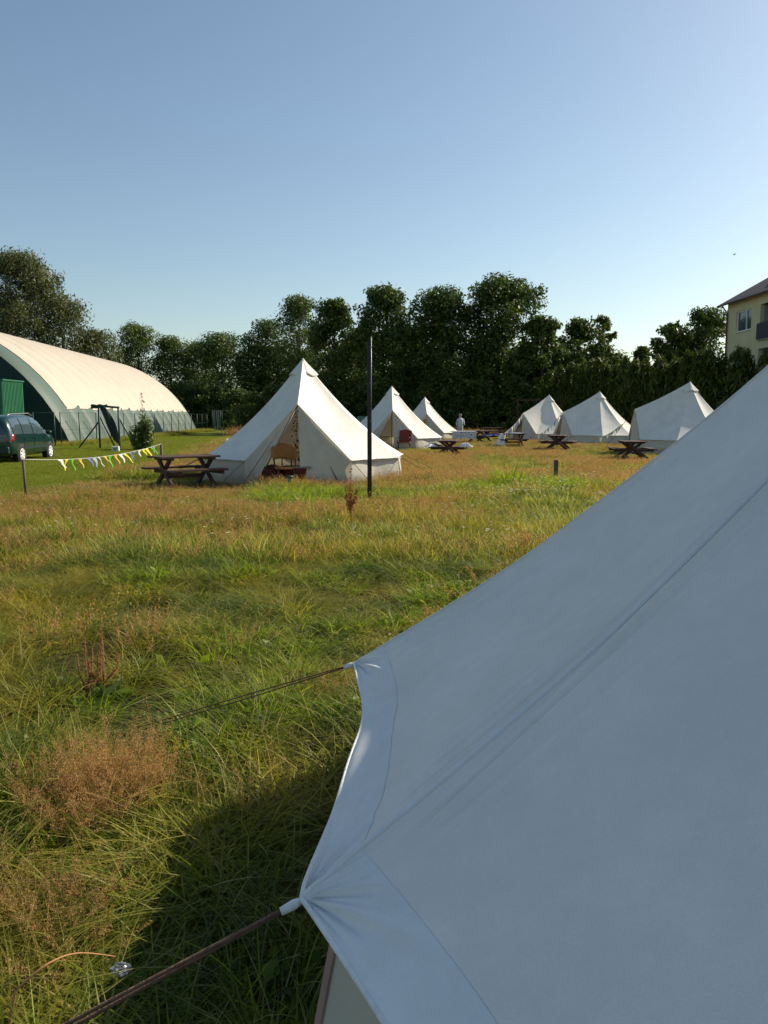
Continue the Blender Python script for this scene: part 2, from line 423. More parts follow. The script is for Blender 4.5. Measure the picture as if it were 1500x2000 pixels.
def make_stuff(name, clumps, mat, pts, idx, rotz, scl, label, cat, tilt=None):
    col = bpy.data.collections.new(name + '_sources')
    for k, (V, F, v) in enumerate(clumps):
        o = np_mesh('%s_clump_%02d' % (name, k), V, F, mat, attrs={'v': v}, link=False)
        col.objects.link(o)
    me = bpy.data.meshes.new(name); me.vertices.add(len(pts)); me.vertices.foreach_set('co', np.asarray(pts, np.float32).ravel())
    a = me.attributes.new('idx', 'INT', 'POINT'); a.data.foreach_set('value', np.asarray(idx, np.int32))
    rot = np.zeros((len(pts), 3), np.float32); rot[:, 2] = rotz
    if tilt is not None: rot[:, 0] = tilt[:, 0]; rot[:, 1] = tilt[:, 1]
    a = me.attributes.new('rot', 'FLOAT_VECTOR', 'POINT'); a.data.foreach_set('vector', rot.ravel())
    a = me.attributes.new('scl', 'FLOAT_VECTOR', 'POINT'); a.data.foreach_set('vector', np.asarray(scl, np.float32).ravel())
    me.materials.append(mat)
    o = bpy.data.objects.new(name, me); C.objects.link(o); tag(o, label, cat, kind='stuff')
    ng = bpy.data.node_groups.new(name + '_scatter', 'GeometryNodeTree')
    ng.interface.new_socket('Geometry', in_out='INPUT', socket_type='NodeSocketGeometry')
    ng.interface.new_socket('Geometry', in_out='OUTPUT', socket_type='NodeSocketGeometry')
    gi = ng.nodes.new('NodeGroupInput'); gout = ng.nodes.new('NodeGroupOutput')
    ip = ng.nodes.new('GeometryNodeInstanceOnPoints'); ci = ng.nodes.new('GeometryNodeCollectionInfo')
    ci.inputs['Collection'].default_value = col; ci.inputs['Separate Children'].default_value = True; ci.inputs['Reset Children'].default_value = True
    def na(nm, dt):
        n = ng.nodes.new('GeometryNodeInputNamedAttribute'); n.data_type = dt; n.inputs['Name'].default_value = nm
        return n.outputs['Attribute']
    ng.links.new(gi.outputs[0], ip.inputs['Points']); ng.links.new(ci.outputs[0], ip.inputs['Instance'])
    ip.inputs['Pick Instance'].default_value = True
    ng.links.new(na('idx', 'INT'), ip.inputs['Instance Index']); ng.links.new(na('rot', 'FLOAT_VECTOR'), ip.inputs['Rotation'])
    ng.links.new(na('scl', 'FLOAT_VECTOR'), ip.inputs['Scale']); ng.links.new(ip.outputs[0], gout.inputs[0])
    md = o.modifiers.new('scatter', 'NODES'); md.node_group = ng
    return o

rng = np.random.default_rng(11)
def wedge(y0, y1, dens, margin=1.2, lim=.56):
    """random points in the part of the ground the picture takes in, plus a margin"""
    area = 0; W = lambda y: lim * y + margin
    n = int(dens * (W(y0) + W(y1)) * (y1 - y0))
    y = rng.uniform(y0, y1, n * 2); keep = rng.uniform(0, W(y1), n * 2) < W(y); y = y[keep][:n]
    x = rng.uniform(-1, 1, len(y)) * W(y)
    return x, y
TC = (2.27, 2.35)                    # centre of the near tent
TENTS = [(-2.02, 20.1), (.37, 38.0), (2.80, 55.0), (10.4, 50.5), (12.1, 45.0), (12.95, 34.0)]
def clear(x, y):
    k = np.hypot(x - TC[0], y - TC[1]) > 2.42
    for c in TENTS: k &= np.hypot(x - c[0], y - c[1]) > 2.5
    return k
# clump libraries
near = []
for k in range(8):       # drooping tufts
    near.append(merge(blades(rng, 85, .10, .07, .25, .0092, 1.1, (0.0, .84), 6, .65), blades(rng, 16, .13, .14, .34, .0050, 1.0, (.82, 1), 6, .8), leaflets(rng, 40, .14, .13, .019, (.2, .8))))
for k in range(3):       # flattened, combed-over straw and grass
    near.append(merge(blades(rng, 70, .14, .20, .38, .0075, 1.4, (.35, .95), 6, 1.0, wind=(.5, -.2)), blades(rng, 45, .14, .08, .2, .007, .6, (.1, .7), 4, .5)))
short = []
for k in range(6):
    short.append(merge(blades(rng, 70, .15, .03, .13, .0075, .9, (.1, .9), 3, .8), leaflets(rng, 60, .16, .08, .015, (.15, .75)), blades(rng, 14, .15, .08, .20, .0045, .9, (.8, 1), 4, .9)))
far = []
for k in range(6):
    far.append(merge(blades(rng, 190, .30, .09, .30, .0115, .5, (.1, .88), 3, .4), blades(rng, 50, .3, .18, .36, .0075, .4, (.75, 1), 3, .35)))
pan = []
for k in range(5): pan.append(panicles(rng, 22, .10, .24, .42, 90, .0033, (.45, 1)))
panf = []
for k in range(5): panf.append(panicles(rng, 30, .28, .22, .42, 24, .0095, (.3, 1)))

# zones
x1, y1 = wedge(.9, 5.6, 44, 1.0)
x2, y2 = wedge(5.6, 8.4, 42, 1.0)
x3, y3 = wedge(8.2, 16.5, 26, 1.5)
x4, y4 = wedge(16.5, 34, 11, 2)
x5, y5 = wedge(34, 66, 4.5, 3)
def path_mask(x, y):      # the trodden strip of short growth
    c = 6.55 + .12 * x + (fbm(x * .4, y * .0 + 2, 31) - .5) * 1.0
    return np.abs(y - c) < (1.0 + (fbm(x * .9, y * .9, 33) - .5) * .9)
PX = []; PI_ = []; PR = []; PS = []
def put(x, y, lo, hi, s0, s1, sz=1.0):
    k = clear(x, y) & (x > lawn_x(y) + rng.normal(0, .35, len(x))); x = x[k]; y = y[k]
    z = ground_z(x, y) - .01; n = len(x)
    s = rng.uniform(s0, s1, n); 
    hv = .35 + 1.1 * fbm(x * .8, y * .8, 41) * (.55 + .9 * vnoise(x * 2.6, y * 2.6, 43))
    hv = hv * np.where((y > 14.3) & (y < 19.5) & (x < -2.6), .5, 1) * np.where((y > 26) & (x > 2.5), .75, 1) * np.where(np.hypot((x + .28) * .8, y - 14.2) < .75, .35, 1)
    PX.append(np.stack([x, y, z], -1)); PI_.append(rng.integers(lo, hi, n)); PR.append(rng.uniform(0, 6.28, n))
    PS.append(np.stack([s, s, s * hv * sz], -1))
gap = fbm(x1 * 2.7, y1 * 2.7, 57) + rng.uniform(-.08, .08, len(x1)) > .44; x1 = x1[gap]; y1 = y1[gap]
pm = path_mask(x1, y1); lush = fbm(x1 * 1.3, y1 * 1.3, 51) > .50
lowz = (y1 > 3.9) & (x1 > -1.2 + .5 * (fbm(y1, x1, 8) - .5))
put(x1[~pm & ~lowz], y1[~pm & ~lowz], 0, 8, .7, 1.15)
put(x1[~pm & lush], y1[~pm & lush], 8, 11, .7, 1.1, .8)
sel = lowz | (rng.uniform(0, 1, len(x1)) < .25); put(x1[sel], y1[sel], 11, 17, .8, 1.3)
sel = lowz & (rng.uniform(0, 1, len(x1)) < .5); put(x1[sel], y1[sel], 0, 11, .5, .9)
put(x2, y2, 11, 17, .8, 1.3)
pm2 = path_mask(x2, y2); q = (~pm2 & (rng.uniform(0, 1, len(x2)) < .6)) | (rng.uniform(0, 1, len(x2)) < .22); put(x2[q], y2[q], 0, 11, .5, .95)
q = (fbm(x2 * 1.1, y2 * 1.1, 58) > .52); put(x2[q], y2[q], 8, 11, .6, .95, .8)
tall = fbm(x3 * .5, y3 * .5, 61)
put(x3, y3, 17, 23, .7, 1.05)
q = rng.uniform(0, 1, len(x3)) < .35; put(x3[q], y3[q], 0, 8, .8, 1.2)
put(x4, y4, 17, 23, .9, 1.25, .75); put(x5, y5, 17, 23, 1.3, 1.9, .5)
make_stuff('meadow_grass', near + short + far, M['grass'], np.concatenate(PX), np.concatenate(PI_), np.concatenate(PR), np.concatenate(PS),
           'tall uncut green and yellow meadow grass covering the campsite field', 'grass')
# dry orange seed grass in drifts
PX = []; PI_ = []; PR = []; PS = []
def dens(x, y, thr, seed, f=.35): return fbm(x * f, y * f, seed) > thr
def blob(x, y, cx, cy, rx, ry): return ((x - cx) / rx) ** 2 + ((y - cy) / ry) ** 2 + (fbm(x * 2, y * 2, 77) - .5) * 1.0 < 1
xa, ya = wedge(.9, 5.6, 60, .8)
p1 = gpt(200, 1560, .1); p2 = gpt(470, 1580, .1); p3 = gpt(190, 1420, .1); p4 = gpt(100, 1800, .1)
k = blob(xa, ya, p1.x, p1.y, .20, .30) | (blob(xa, ya, p2.x, p2.y, .18, .2) & (rng.uniform(0, 1, len(xa)) < .3)) | (blob(xa, ya, p4.x, p4.y, .25, .25) & (rng.uniform(0, 1, len(xa)) < .2)) | (rng.uniform(0, 1, len(xa)) < .006)
put(xa[k], ya[k], 0, 5, .75, 1.0)
xa, ya = wedge(1.5, 4.6, 120, .8); k = blob(xa, ya, p1.x - .02, p1.y + .04, .17, .25); put(xa[k], ya[k], 0, 5, .8, 1.05, 1.0)
xa, ya = wedge(5, 16.5, 22, 1.5)
k = (ya > 8.0 + (fbm(xa, ya, 3) - .5)) & ((xa < -.2 * ya + 1.0) & (fbm(xa * .45, ya * .45, 81) > .38) | (fbm(xa * .5, ya * .5, 82) > .54))
k &= (ya > 11.5) | (rng.uniform(0, 1, len(xa)) < .45)
k |= rng.uniform(0, 1, len(xa)) < .03
k &= ~blob(xa, ya, -1.0, 14.3, 1.9, 1.3)
put(xa[k], ya[k], 5, 10, .6, .95)
xa, ya = wedge(16.5, 34, 11, 2); k = (fbm(xa * .25, ya * .25, 91) > .48); put(xa[k], ya[k], 5, 10, .85, 1.15, .8)
xa, ya = wedge(34, 66, 4.0, 3); k = (fbm(xa * .15, ya * .15, 92) > .46); put(xa[k], ya[k], 5, 10, 1.2, 1.7, .5)
xa, ya = wedge(60, 68, 5, 3); put(xa, ya, 5, 10, 1.9, 2.6, .9)
make_stuff('dry_seed_grass', pan + panf, M['drygrass'], np.concatenate(PX), np.concatenate(PI_), np.concatenate(PR), np.concatenate(PS),
           'airy orange-brown seed heads of dry grass in drifts over the meadow', 'grass')
# fresh green patch beside the black pole, and a few near tufts
PX = []; PI_ = []; PR = []; PS = []
xa, ya = wedge(11, 18, 14, .5)
k = blob(xa, ya, -.9, 14.6, 1.7, 1.0) | blob(xa, ya, 2.9, 16.5, 1.5, .8); put(xa[k], ya[k], 0, 3, .8, 1.15)
xa, ya = wedge(1.2, 7.5, 16, .5); k = fbm(xa * 1.4, ya * 1.4, 99) > .54; put(xa[k], ya[k], 3, 6, .7, 1.1)
viv = [merge(blades(rng, 150, .24, .25, .50, .010, .5, (0, 1), 4, .35)) for k in range(3)] + [merge(blades(rng, 70, .10, .10, .28, .0080, .9, (0, 1), 5, .5), leaflets(rng, 16, .13, .12, .042, (0, .7))) for k in range(3)]
make_stuff('fresh_grass', viv, M['vivid'], np.concatenate(PX), np.concatenate(PI_), np.concatenate(PR), np.concatenate(PS),
           'lush bright green grass growing around the foot of the black pole', 'grass')
# lawn blades
n = 26000
ya = rng.uniform(8, 60, n) ; xa = lawn_x(ya) + .25 - rng.uniform(0, 1, n) ** 1.0 * (np.clip(.56 * ya + lawn_x(ya) + 2, 1, 40))
keep = rng.uniform(0, 1, n) < np.clip(22 / ya, .25, 1); xa = xa[keep]; ya = ya[keep]; n = len(xa)
lc = [merge(blades(rng, 200, .34, .02, .075, .006, .5, (0, 1), 2, .6)) for k in range(4)]
s = rng.uniform(.8, 1.3, n) * np.clip(ya / 22, 1, 2)
make_stuff('lawn_grass', lc, M['lawng'], np.stack([xa, ya, ground_z(xa, ya)], -1), rng.integers(0, 4, n), rng.uniform(0, 6.28, n), np.stack([s, s, s * .8], -1),
           'closely mown lawn blades on the left of the field', 'grass')
# white meadow flowers
M['petal'] = leafmat('white_petals', [(0, (.7, .7, .62)), (1, (.8, .78, .7))], .3, .7)
def flowers(rng, n, rad):
    V, F, v = blades(rng, n, rad, .3, .5, .003, .15, (0, .1), 4, .15)
    tips = V.reshape(n, 5, 2, 3).mean(2)[:, 4]; Q = []
    for t in tips:
        for k in range(7):
            a = k / 7 * 6.28; s = .014
            Q += [t, t + [math.cos(a - .35) * s, math.sin(a - .35) * s, .002], t + [math.cos(a) * s * 1.3, math.sin(a) * s * 1.3, .004], t + [math.cos(a + .35) * s, math.sin(a + .35) * s, .002]]
    Q = np.array(Q); k = len(Q) // 4
    return Q, np.arange(k * 4).reshape(k, 4), np.ones(len(Q))
fl = [flowers(rng, 3, .12) for k in range(3)]
PX = []; PI_ = []; PR = []; PS = []
xa, ya = wedge(8.6, 22, .9, 1); put(xa, ya, 0, 3, .8, 1.2, .9)
pf = gpt(1100, 945); pg = gpt(1050, 985)
xa, ya = wedge(10, 20, 14, 1); k = blob(xa, ya, pf.x, pf.y, 1.1, .8) | blob(xa, ya, pg.x, pg.y, 1.3, 1.0); put(xa[k], ya[k], 0, 3, .9, 1.4, .8)
make_stuff('white_wildflowers', fl, M['petal'], np.concatenate(PX), np.concatenate(PI_), np.concatenate(PR), np.concatenate(PS),
           'small white meadow flowers scattered among the grass', 'wildflowers')

# ------------------------------------------------------------------ bell tents
def tent_front(parent, D, E0, E1, open_side=True, mat=None):
    """A-shaped front: a closed flap on one side, an opened flap on the other"""
    G0 = Vector((E0.x * 1.0, E0.y * 1.0, 0)); G1 = Vector((E1.x, E1.y, 0))
    yb = (E0.y + E1.y) / 2 - .16
    foot_c = Vector((.06, yb - .05, 0)); foot_l = Vector((E0.x * .84, yb + .05, 0))
    def path(E, G, v):
        return D.lerp(E, v / .62) if v < .62 else E.lerp(G, (v - .62) / .38)
    def panel(E, G, foot, u, v):
        p = D.lerp(foot, v).lerp(path(E, G, v), u)
        w = math.sin(u * 17 + v * 3) * .018 * v * (1 - u) + math.sin(u * 7) * .02 * v
        return p + Vector((0, -w, 0))
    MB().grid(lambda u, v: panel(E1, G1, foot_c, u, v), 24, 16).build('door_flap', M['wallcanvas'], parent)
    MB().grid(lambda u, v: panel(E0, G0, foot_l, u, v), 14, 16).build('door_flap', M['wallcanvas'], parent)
    b = MB()
    for sx in (-1, 1): b.tube([(D.x, D.y + .04, D.z - .02), (sx * .92, yb + .1, 0)], .016, 8)
    b.build('door_frame', M['steel'], parent)

def tent_cap(parent, apex, r=.345, drop=.435):
    b = MB(); n = 20
    def P(u, v):
        a = 2 * math.pi * u; rr = r * v * (1 + .05 * math.cos(5 * a) * v)
        return Vector((apex[0] + rr * math.cos(a), apex[1] + rr * math.sin(a), apex[2] + .03 - drop * v ** .92 + .03 * math.cos(5 * a) * v))
    b.grid(P, 40, 6).build('vent_cap', M['canvas'], parent, thick=.004)

def std_tent():
    t = thing('bell_tent')
    Re, ze, za = 2.52, .60, 3.0
    apex = Vector((0, 0, za)); D = Vector((0, -2.25, 1.86))
    ang = [-27 + 0] + []
    # eave points counted counter-clockwise from the door's right edge
    pts = []
    for k in range(9):
        a = R(-90 + 27 + k * (306 / 8)); pts.append(Vector((Re * math.cos(a), Re * math.sin(a), ze)))
    E1, E0 = pts[0], pts[-1]
    E0 = Vector((E0.x, E0.y, ze))
    def seam(e, s, sag=.24):
        p = e.lerp(apex, s); p.z -= 4 * sag * s * (1 - s); return p
    def panel(a, b_, sa, sb, sc=.06):
        def P(u, s):
            s2 = s ** 1.15
            p = seam(a, s2, sa).lerp(seam(b_, s2, sb), u)
            inward = Vector((-p.x, -p.y, 0)); 
            if inward.length > 1e-5: inward.normalize()
            k = 4 * u * (1 - u)
            p += inward * k * (sc * (1 - s2) ** 5 + .05 * 4 * s2 * (1 - s2))
            p += Vector((0, 0, 1)) * (.006 * math.sin(u * 31 + 3 * s) * math.exp(-s2 * 9) * k)
            return p
        return P
    b = MB()
    for i in range(8): b.grid(panel(pts[i], pts[i + 1], .24, .24), 10, 14)
    b.grid(panel(E0, D, .24, .06, .02), 10, 14); b.grid(panel(D, E1, .06, .24, .02), 10, 14)
    b.build('roof', M['canvas'], t)
    hem = MB()
    for i in range(8):
        P = panel(pts[i], pts[i + 1], .24, .24); hem.tube([P(u / 8, 0) for u in range(9)], .012, 6, False)
    hem.build('eave_hem', M['ropewhite'], t)
    w = MB()
    for i in range(8):
        a, c = pts[i], pts[i + 1]
        def P(u, v, a=a, c=c):
            p = a.lerp(c, u); r = Vector((p.x, p.y, 0)).normalized()
            q = p - r * (.07 + .06 * 4 * u * (1 - u)) * (1 - v) + r * .0 + r * .03 * math.sin(u * 9 + i * 2) * v * (1 - v) * 4
            q.z = (ze - .01 + .015) * (1 - v); return q
        w.grid(P, 12, 4)
    w.build('wall', M['wallcanvas'], t)
    tent_front(t, D, E0, E1)
    tent_cap(t, apex)
    MB().tube([(0, 0, 0), (0, 0, 2.98)], .02, 10).build('centre_pole', M['steel'], t)
    gs = MB(); gs.add([(p.x * .96, p.y * .96, .03) for p in pts], [tuple(range(9))]); gs.build('groundsheet', M['maroon'], t)
    for i in range(9):
        p = pts[i]; r = Vector((p.x, p.y, 0)).normalized()
        q = p + r * 1.15; q.z = .02
        MB().tube([p, q], .006, 5).build('guy_rope', M['rope'], t)
    MB().tube([D, Vector((-1.15, -3.3, .02))], .009, 5).build('guy_rope', M['rope'], t)
    return t
TL = ['white bell tent with wicker chair in its open door, left of the black pole',
      'white bell tent with red chair in its doorway, second in the left row',
      'farthest white bell tent of the left row, small beyond the second one',
      'white bell tent with blue and white bunting on its rope, farthest of the right row',
      'white bell tent with sun patch on its roof, middle one of the right row',
      'largest white bell tent of the right row, partly cut by the near tent roof']
rots = [2.5, .5, 1, -55, -75, -95]
t0 = std_tent(); t0['category'] = 'tent'; t0['group'] = 'white bell tents pitched on the meadow'
for i, ((x, y), rz) in enumerate(zip(TENTS, rots)):
    loc = (x, y, [0, -.02, -.13, -.10, -.06, .02][i])
    if i == 0: t0.scale = (1.04, 1.04, 1.0); t0.location = loc; t0.rotation_euler = (0, 0, R(rz)); t0['label'] = TL[0]
    else: copy_tree(t0, loc, R(rz), TL[i], 1.0)

# ---- the near tent, finely modelled
def near_tent():
    t = thing('bell_tent', (0, 0, 0), 0, 'huge white canvas tent roof filling the lower right, seen from close by', 'tent', 'white bell tents pitched on the meadow')
    A = gpt(592, 1757, .6); B = gpt(693, 1297, .6)
    cx, cy = TC
    Z = A + Vector((math.sin(R(18)), -math.cos(R(18)), 0)) * 1.52; Z.z = .60
    eav = [B, A, Z]
    # carry on round the circle from Z back to B
    aZ = math.atan2(Z.y - cy, Z.x - cx); aB = math.atan2(B.y - cy, B.x - cx)
    tot = (aB - aZ) % (2 * math.pi); n = 7
    for k in range(1, n):
        a = aZ + tot * k / n; eav.append(Vector((cx + 2.52 * math.cos(a), cy + 2.52 * math.sin(a), .6)))
    apex = Vector((cx, cy, 3.0)); SAG = .268
    nE = len(eav)
    Vs = []; Fs = []; off = 0
    bandV = []; bandF = []; boff = 0
    SB = .048
    def panel_pts(a, b, U, S, hi=True):
        end_lit = b is eav[1]
        U = np.asarray(U)[..., None]; S_ = np.asarray(S)[..., None]
        a = np.array(a); b = np.array(b); ap = np.array(apex)
        L = (a * (1 - U) + b * U); p = L * (1 - S_) + ap * S_
        s = S_[..., 0]; u = U[..., 0]
        p[..., 2] -= 4 * SAG * s ** 1.16 * (1 - s)
        inw = np.array([cx, cy, 0]) - p * np.array([1, 1, 0]); ln = np.linalg.norm(inw, axis=-1, keepdims=True) + 1e-6; inw = inw / ln
        k = 4 * u * (1 - u)
        p += inw * (k * (.075 * (1 - s) ** 8 + .06 * 4 * s * (1 - s)))[..., None]
        nrm = -inw * .7 + np.array([0, 0, .7])
        d = np.zeros_like(s)
        W = np.linalg.norm(b - a)
        if hi:
            for end in (0, 1):
                um = (u if end == 0 else 1 - u) * W * (1 - s); r = 3.35 * s
                dist = np.sqrt(um ** 2 + r ** 2) + 1e-6; th = np.arctan2(r, um)
                f = np.exp(-(dist / .34) ** 2) * np.minimum(1, dist / .03) * np.clip(um / .03, 0, 1) * (.2 + .8 * np.clip(1 - s / SB, 0, 1) ** .5)
                wv = np.sin(th * 15 + 1.3 * end + 4 * dist) + .7 * np.sin(th * 27 + 2 + 7 * dist * end) + .2 * np.sin(th * 37 + dist * 9)
                d += wv * f * (.0062 + .014 * np.minimum(dist, .2))
                # long creases that leave the guy point and run up beside the seam
                for c, am, wd, s0, s1 in ((.035, .0075, .010, .03, .62), (.062, -.006, .011, .03, .50), (.095, .0075, .010, .04, .52), (.125, -.005, .012, .03, .40), (.16, .0060, .011, .03, .36), (.20, -.004, .014, .03, .30), (.245, .0045, .013, .03, .26), (.31, .0035, .013, .03, .2)):
                    win = np.clip((s - .07) / .04, 0, 1) * np.clip((s1 - s) / .22, 0, 1)
                    d += np.clip(um / .015, 0, 1) * 1.5 * am * np.exp(-((um - c * (1 - .5 * s) - .02 * np.sin(s * 9 + c * 30)) / wd) ** 2) * win
            # the seam itself: a flat felled ridge
            um0 = u * W * (1 - s); um1 = (1 - u) * W * (1 - s)
            d += .0045 * (np.exp(-(um0 / .013) ** 4) + np.exp(-(um1 / .013) ** 4))
            # puckers along the eave band
            d += k ** .5 * .0026 * np.sin(u * 46 + 4 * np.sin(u * 9)) * np.exp(-((s - SB) / .020) ** 2) * (1 - .4 * k)
            d += .010 * np.sin(u * 11 + s * 6 + 1) * np.exp(-((s - .03) / .05) ** 2) * k
            if end_lit: d += .042 * np.exp(-(s / .026) ** 2) * k * np.clip(u * 1.6 - .35, 0, 1)
            # slow undulation of the large panel
            d += k * (.010 * np.sin(u * 5.2 + s * 7) + .005 * np.sin(u * 13 - s * 11)) * 4 * s * (1 - s)
        p += nrm * d[..., None]
        return p
    for i in range(nE):
        a, b = eav[i], eav[(i + 1) % nE]
        hi = i in (0, 1, nE - 1, 2)
        nu, nv = (260, 260) if hi else (16, 24)
        u = np.linspace(0, 1, nu + 1); u = (.35 * u + .65 * (.5 - .5 * np.cos(np.pi * u))) if hi else u; s = SB * .99 + (1 - SB * .99) * np.linspace(0, 1, nv + 1) ** 1.25
        U, S = np.meshgrid(u, s)
        P = panel_pts(a, b, U, S).reshape(-1, 3); I = np.arange(len(P)).reshape(nv + 1, nu + 1)
        F = np.stack([I[:-1, :-1], I[:-1, 1:], I[1:, 1:], I[1:, :-1]], -1).reshape(-1, 4)
        if i: pass
        Vs.append(P); Fs.append(F + off); off += len(P)
        nv2 = 40 if hi else 3
        s = np.linspace(0, SB * 1.03, nv2 + 1); U, S = np.meshgrid(u, s)
        P = panel_pts(a, b, U, S)
        # doubled cloth of the band stands a little proud at its seam
        P[..., 2] += .0016
        P = P.reshape(-1, 3); I = np.arange(len(P)).reshape(nv2 + 1, nu + 1)
        F = np.stack([I[:-1, :-1], I[:-1, 1:], I[1:, 1:], I[1:, :-1]], -1).reshape(-1, 4)
        bandV.append(P); bandF.append(F + boff); boff += len(P)
        hem = MB(); us = np.linspace(0, 1, 41); H = panel_pts(a, b, us, us * 0)
        hem.tube([tuple(h) for h in H], .0055, 8, False)
        hem.build('eave_hem', M['ropewhite'], t)
    np_mesh('roof', np.concatenate(Vs), np.concatenate(Fs), M['canvas_near'], t, smooth=True)
    np_mesh('eave_band', np.concatenate(bandV), np.concatenate(bandF), M['band_near'], t, smooth=True)
    for i in range(3):
        s_ = np.linspace(.0, .9, 160); hw_ = .008
        def edge(j, at0):
            a_, b_ = eav[j % nE], eav[(j + 1) % nE]; W_ = (b_ - a_).length; u_ = hw_ / (W_ * (1 - s_))
            return panel_pts(a_, b_, u_ if at0 else 1 - u_, s_)
        Rg = edge(i, True); Lf = edge(i - 1, False); mid = (Rg + Lf) / 2
        up = np.array([0, 0, .0045]); out = np.array([-.003, 0, 0]) if i < 2 else np.array([-.002, -.002, 0])
        Vt = np.stack([Lf + out * .4, Lf + up + out, mid + up * 1.3 + out, Rg + up + out, Rg + out * .4], 1).reshape(-1, 3)
        It = np.arange(len(Vt)).reshape(160, 5); Ft = np.stack([It[:-1, :-1], It[:-1, 1:], It[1:, 1:], It[1:, :-1]], -1).reshape(-1, 4)
        np_mesh('seam', Vt, Ft, M['band_near'], t)
    tent_cap(t, apex)
    MB().tube([(cx, cy, 0), (cx, cy, 2.98)], .02, 10).build('centre_pole', M['steel'], t)
    # walls, set in from the eave
    for i in range(nE):
        a, b = eav[i], eav[(i + 1) % nE]
        def P(u, v, a=a, b=b):
            p = a.lerp(b, u); r = Vector((p.x - cx, p.y - cy, 0)).normalized()
            q = p - r * (.095 + .05 * 4 * u * (1 - u)) + r * .06 * v + r * (.012 * math.sin(u * 23) + .01 * math.sin(u * 9 + 2)) * v + r * .05 * v
            q.z = .59 * (1 - v) + .01 + (.02) * (1 - v); return q
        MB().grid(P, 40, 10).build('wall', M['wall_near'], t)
        p = a; r = Vector((p.x - cx, p.y - cy, 0)).normalized(); q0 = p - r * .085; q0.z = .58; q1 = p + r * .03; q1.z = 0.0
        tdir = Vector((-r.y, r.x, 0))
        MB().beam(q0 - tdir * .005, q1 - tdir * .005, .035, .006, r).build('wall_strap', M['pinkstrap'], t)
    MB().add([(p.x * .97 + cx * .03, p.y * .97 + cy * .03, .03) for p in eav], [tuple(range(nE - 1, -1, -1))]).build('groundsheet', M['maroon'], t)
    # doubled guy ropes with a white webbing loop, and a peg each
    for i, p in enumerate(eav):
        r = Vector((p.x - cx, p.y - cy, 0)).normalized(); side = Vector((-r.y, r.x, 0))
        L = 1.45
        if i == 1: r2 = (gpt(-900, 2640) - Vector((p.x, p.y, 0))); r = Vector((r2.x, r2.y, 0)).normalized(); side = Vector((-r.y, r.x, 0))
        if i == 0: r2 = (gpt(180, 1463) - Vector((p.x, p.y, 0))); L = Vector((r2.x, r2.y, 0)).length; r = Vector((r2.x, r2.y, 0)).normalized(); side = Vector((-r.y, r.x, 0))
        q = p + r * L; q.z = .03
        d = (q - p).normalized()
        MB().tube([p + d * .00, p + d * .02, p + d * .05], [.006, .011, .009], 8).build('webbing_loop', M['ropewhite'], t)
        g = MB()
        for sgn in (-1, 1):
            pts = []
            for k in range(13):
                f = k / 12; c = p + d * .045 + (q - p - d * .045) * f
                pts.append(c + (side * .003 + Vector((0, 0, .009))) * sgn * min(1, .3 + f * 2.2) if f < .33 else c + (side * .003 + Vector((0, 0, .009))) * sgn)
            g.tube(pts, .0042 if i == 1 else .0028, 7)
        g.build('guy_rope', M['rope'], t)
        MB().tube([q + Vector((0, 0, .04)) + r * .0, q - Vector((0, 0, .1)) - r * .05], .005, 6).build('tent_peg', M['steel'], t)
M['canvas_near'] = canvas_mat('near_canvas', (.86, .82, .76), .05, 700, soft=.10, mott=.35); M['band_near'] = canvas_mat('near_band_canvas', (.80, .81, .80), .05, 700, soft=.10, mott=.3)
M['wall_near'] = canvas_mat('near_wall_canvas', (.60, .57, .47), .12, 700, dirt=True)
M['pinkstrap'] = simple('faded_pink_strap', (.36, .22, .19), .8, .15)
near_tent()

# ------------------------------------------------------------------ dome hall
M['pvc'] = simple('cream_pvc', (.50, .435, .34), .55, .05, .6, .0, spec=.3)
M['pvcgreen'] = simple('pale_green_pvc', (.072, .108, .084), .55, .10, .5, spec=.3)
M['pvcdark'] = simple('dark_green_end_wall', (.006, .028, .024), .7, .15, .4)
DH, DW = 7.0, 10.0
RR = (DW ** 2 + DH ** 2) / (2 * DH); ZC = DH - RR
axd = Vector((-.076, 1, 0)).normalized(); axr = Vector((axd.y, -axd.x, 0))
Dn = Vector((-16.75 - DW * axr.x, 42.6 - DW * axr.y, 0))
LEN = 42.0
dome = thing('dome_hall', (Dn.x, Dn.y, 0), 0, 'long arched sports hall with cream fabric roof and pale green sides and dark end wall', 'hall')
th0 = math.acos(-ZC / RR) if False else math.asin(DW / RR)
def dP(phi, l, off=0.0):
    """phi from -1 (left base) to 1 (right base)"""
    a = phi * th0; r = RR + off
    return axr * (r * math.sin(a)) + axd * l + Vector((0, 0, ZC + r * math.cos(a)))
NP = 17
def bulge(l): return .26 * abs(math.sin(math.pi * l / (LEN / NP))) ** .55
zb = 1.95; pb = math.acos((zb - ZC) / RR) / th0
b = MB()
def Pm(u, v):
    l = 1.9 + (LEN - 3.4) * v; phi = (-pb + 2 * pb * u)
    wv = .007 * math.sin(l * 2 * math.pi / (LEN / NP)) + .004 * math.sin(l * 1.1) if (u == 0 or u == 1) else 0
    return dP(phi + (wv if u > .5 else -wv), l, bulge(l) + .03)
b.grid(Pm, 30, 340)
b.build('roof', M['pvc'], dome)
b = MB(); 
b.grid(lambda u, v: dP(-1 + 2 * u, LEN * v, bulge(LEN * v)), 36, 170); b.build('side_skirt', M['pvcgreen'], dome)
e = MB(); pts = [dP(-1 + 2 * k / 40, 0.04, -.02) for k in range(41)]; e.add(pts, [tuple(range(41))]); e.build('end_wall', M['pvcdark'], dome)
e = MB(); pts = [dP(-1 + 2 * k / 40, LEN - .04, -.02) for k in range(41)]; e.add(pts, [tuple(range(40, -1, -1))]); e.build('end_wall', M['pvcdark'], dome)
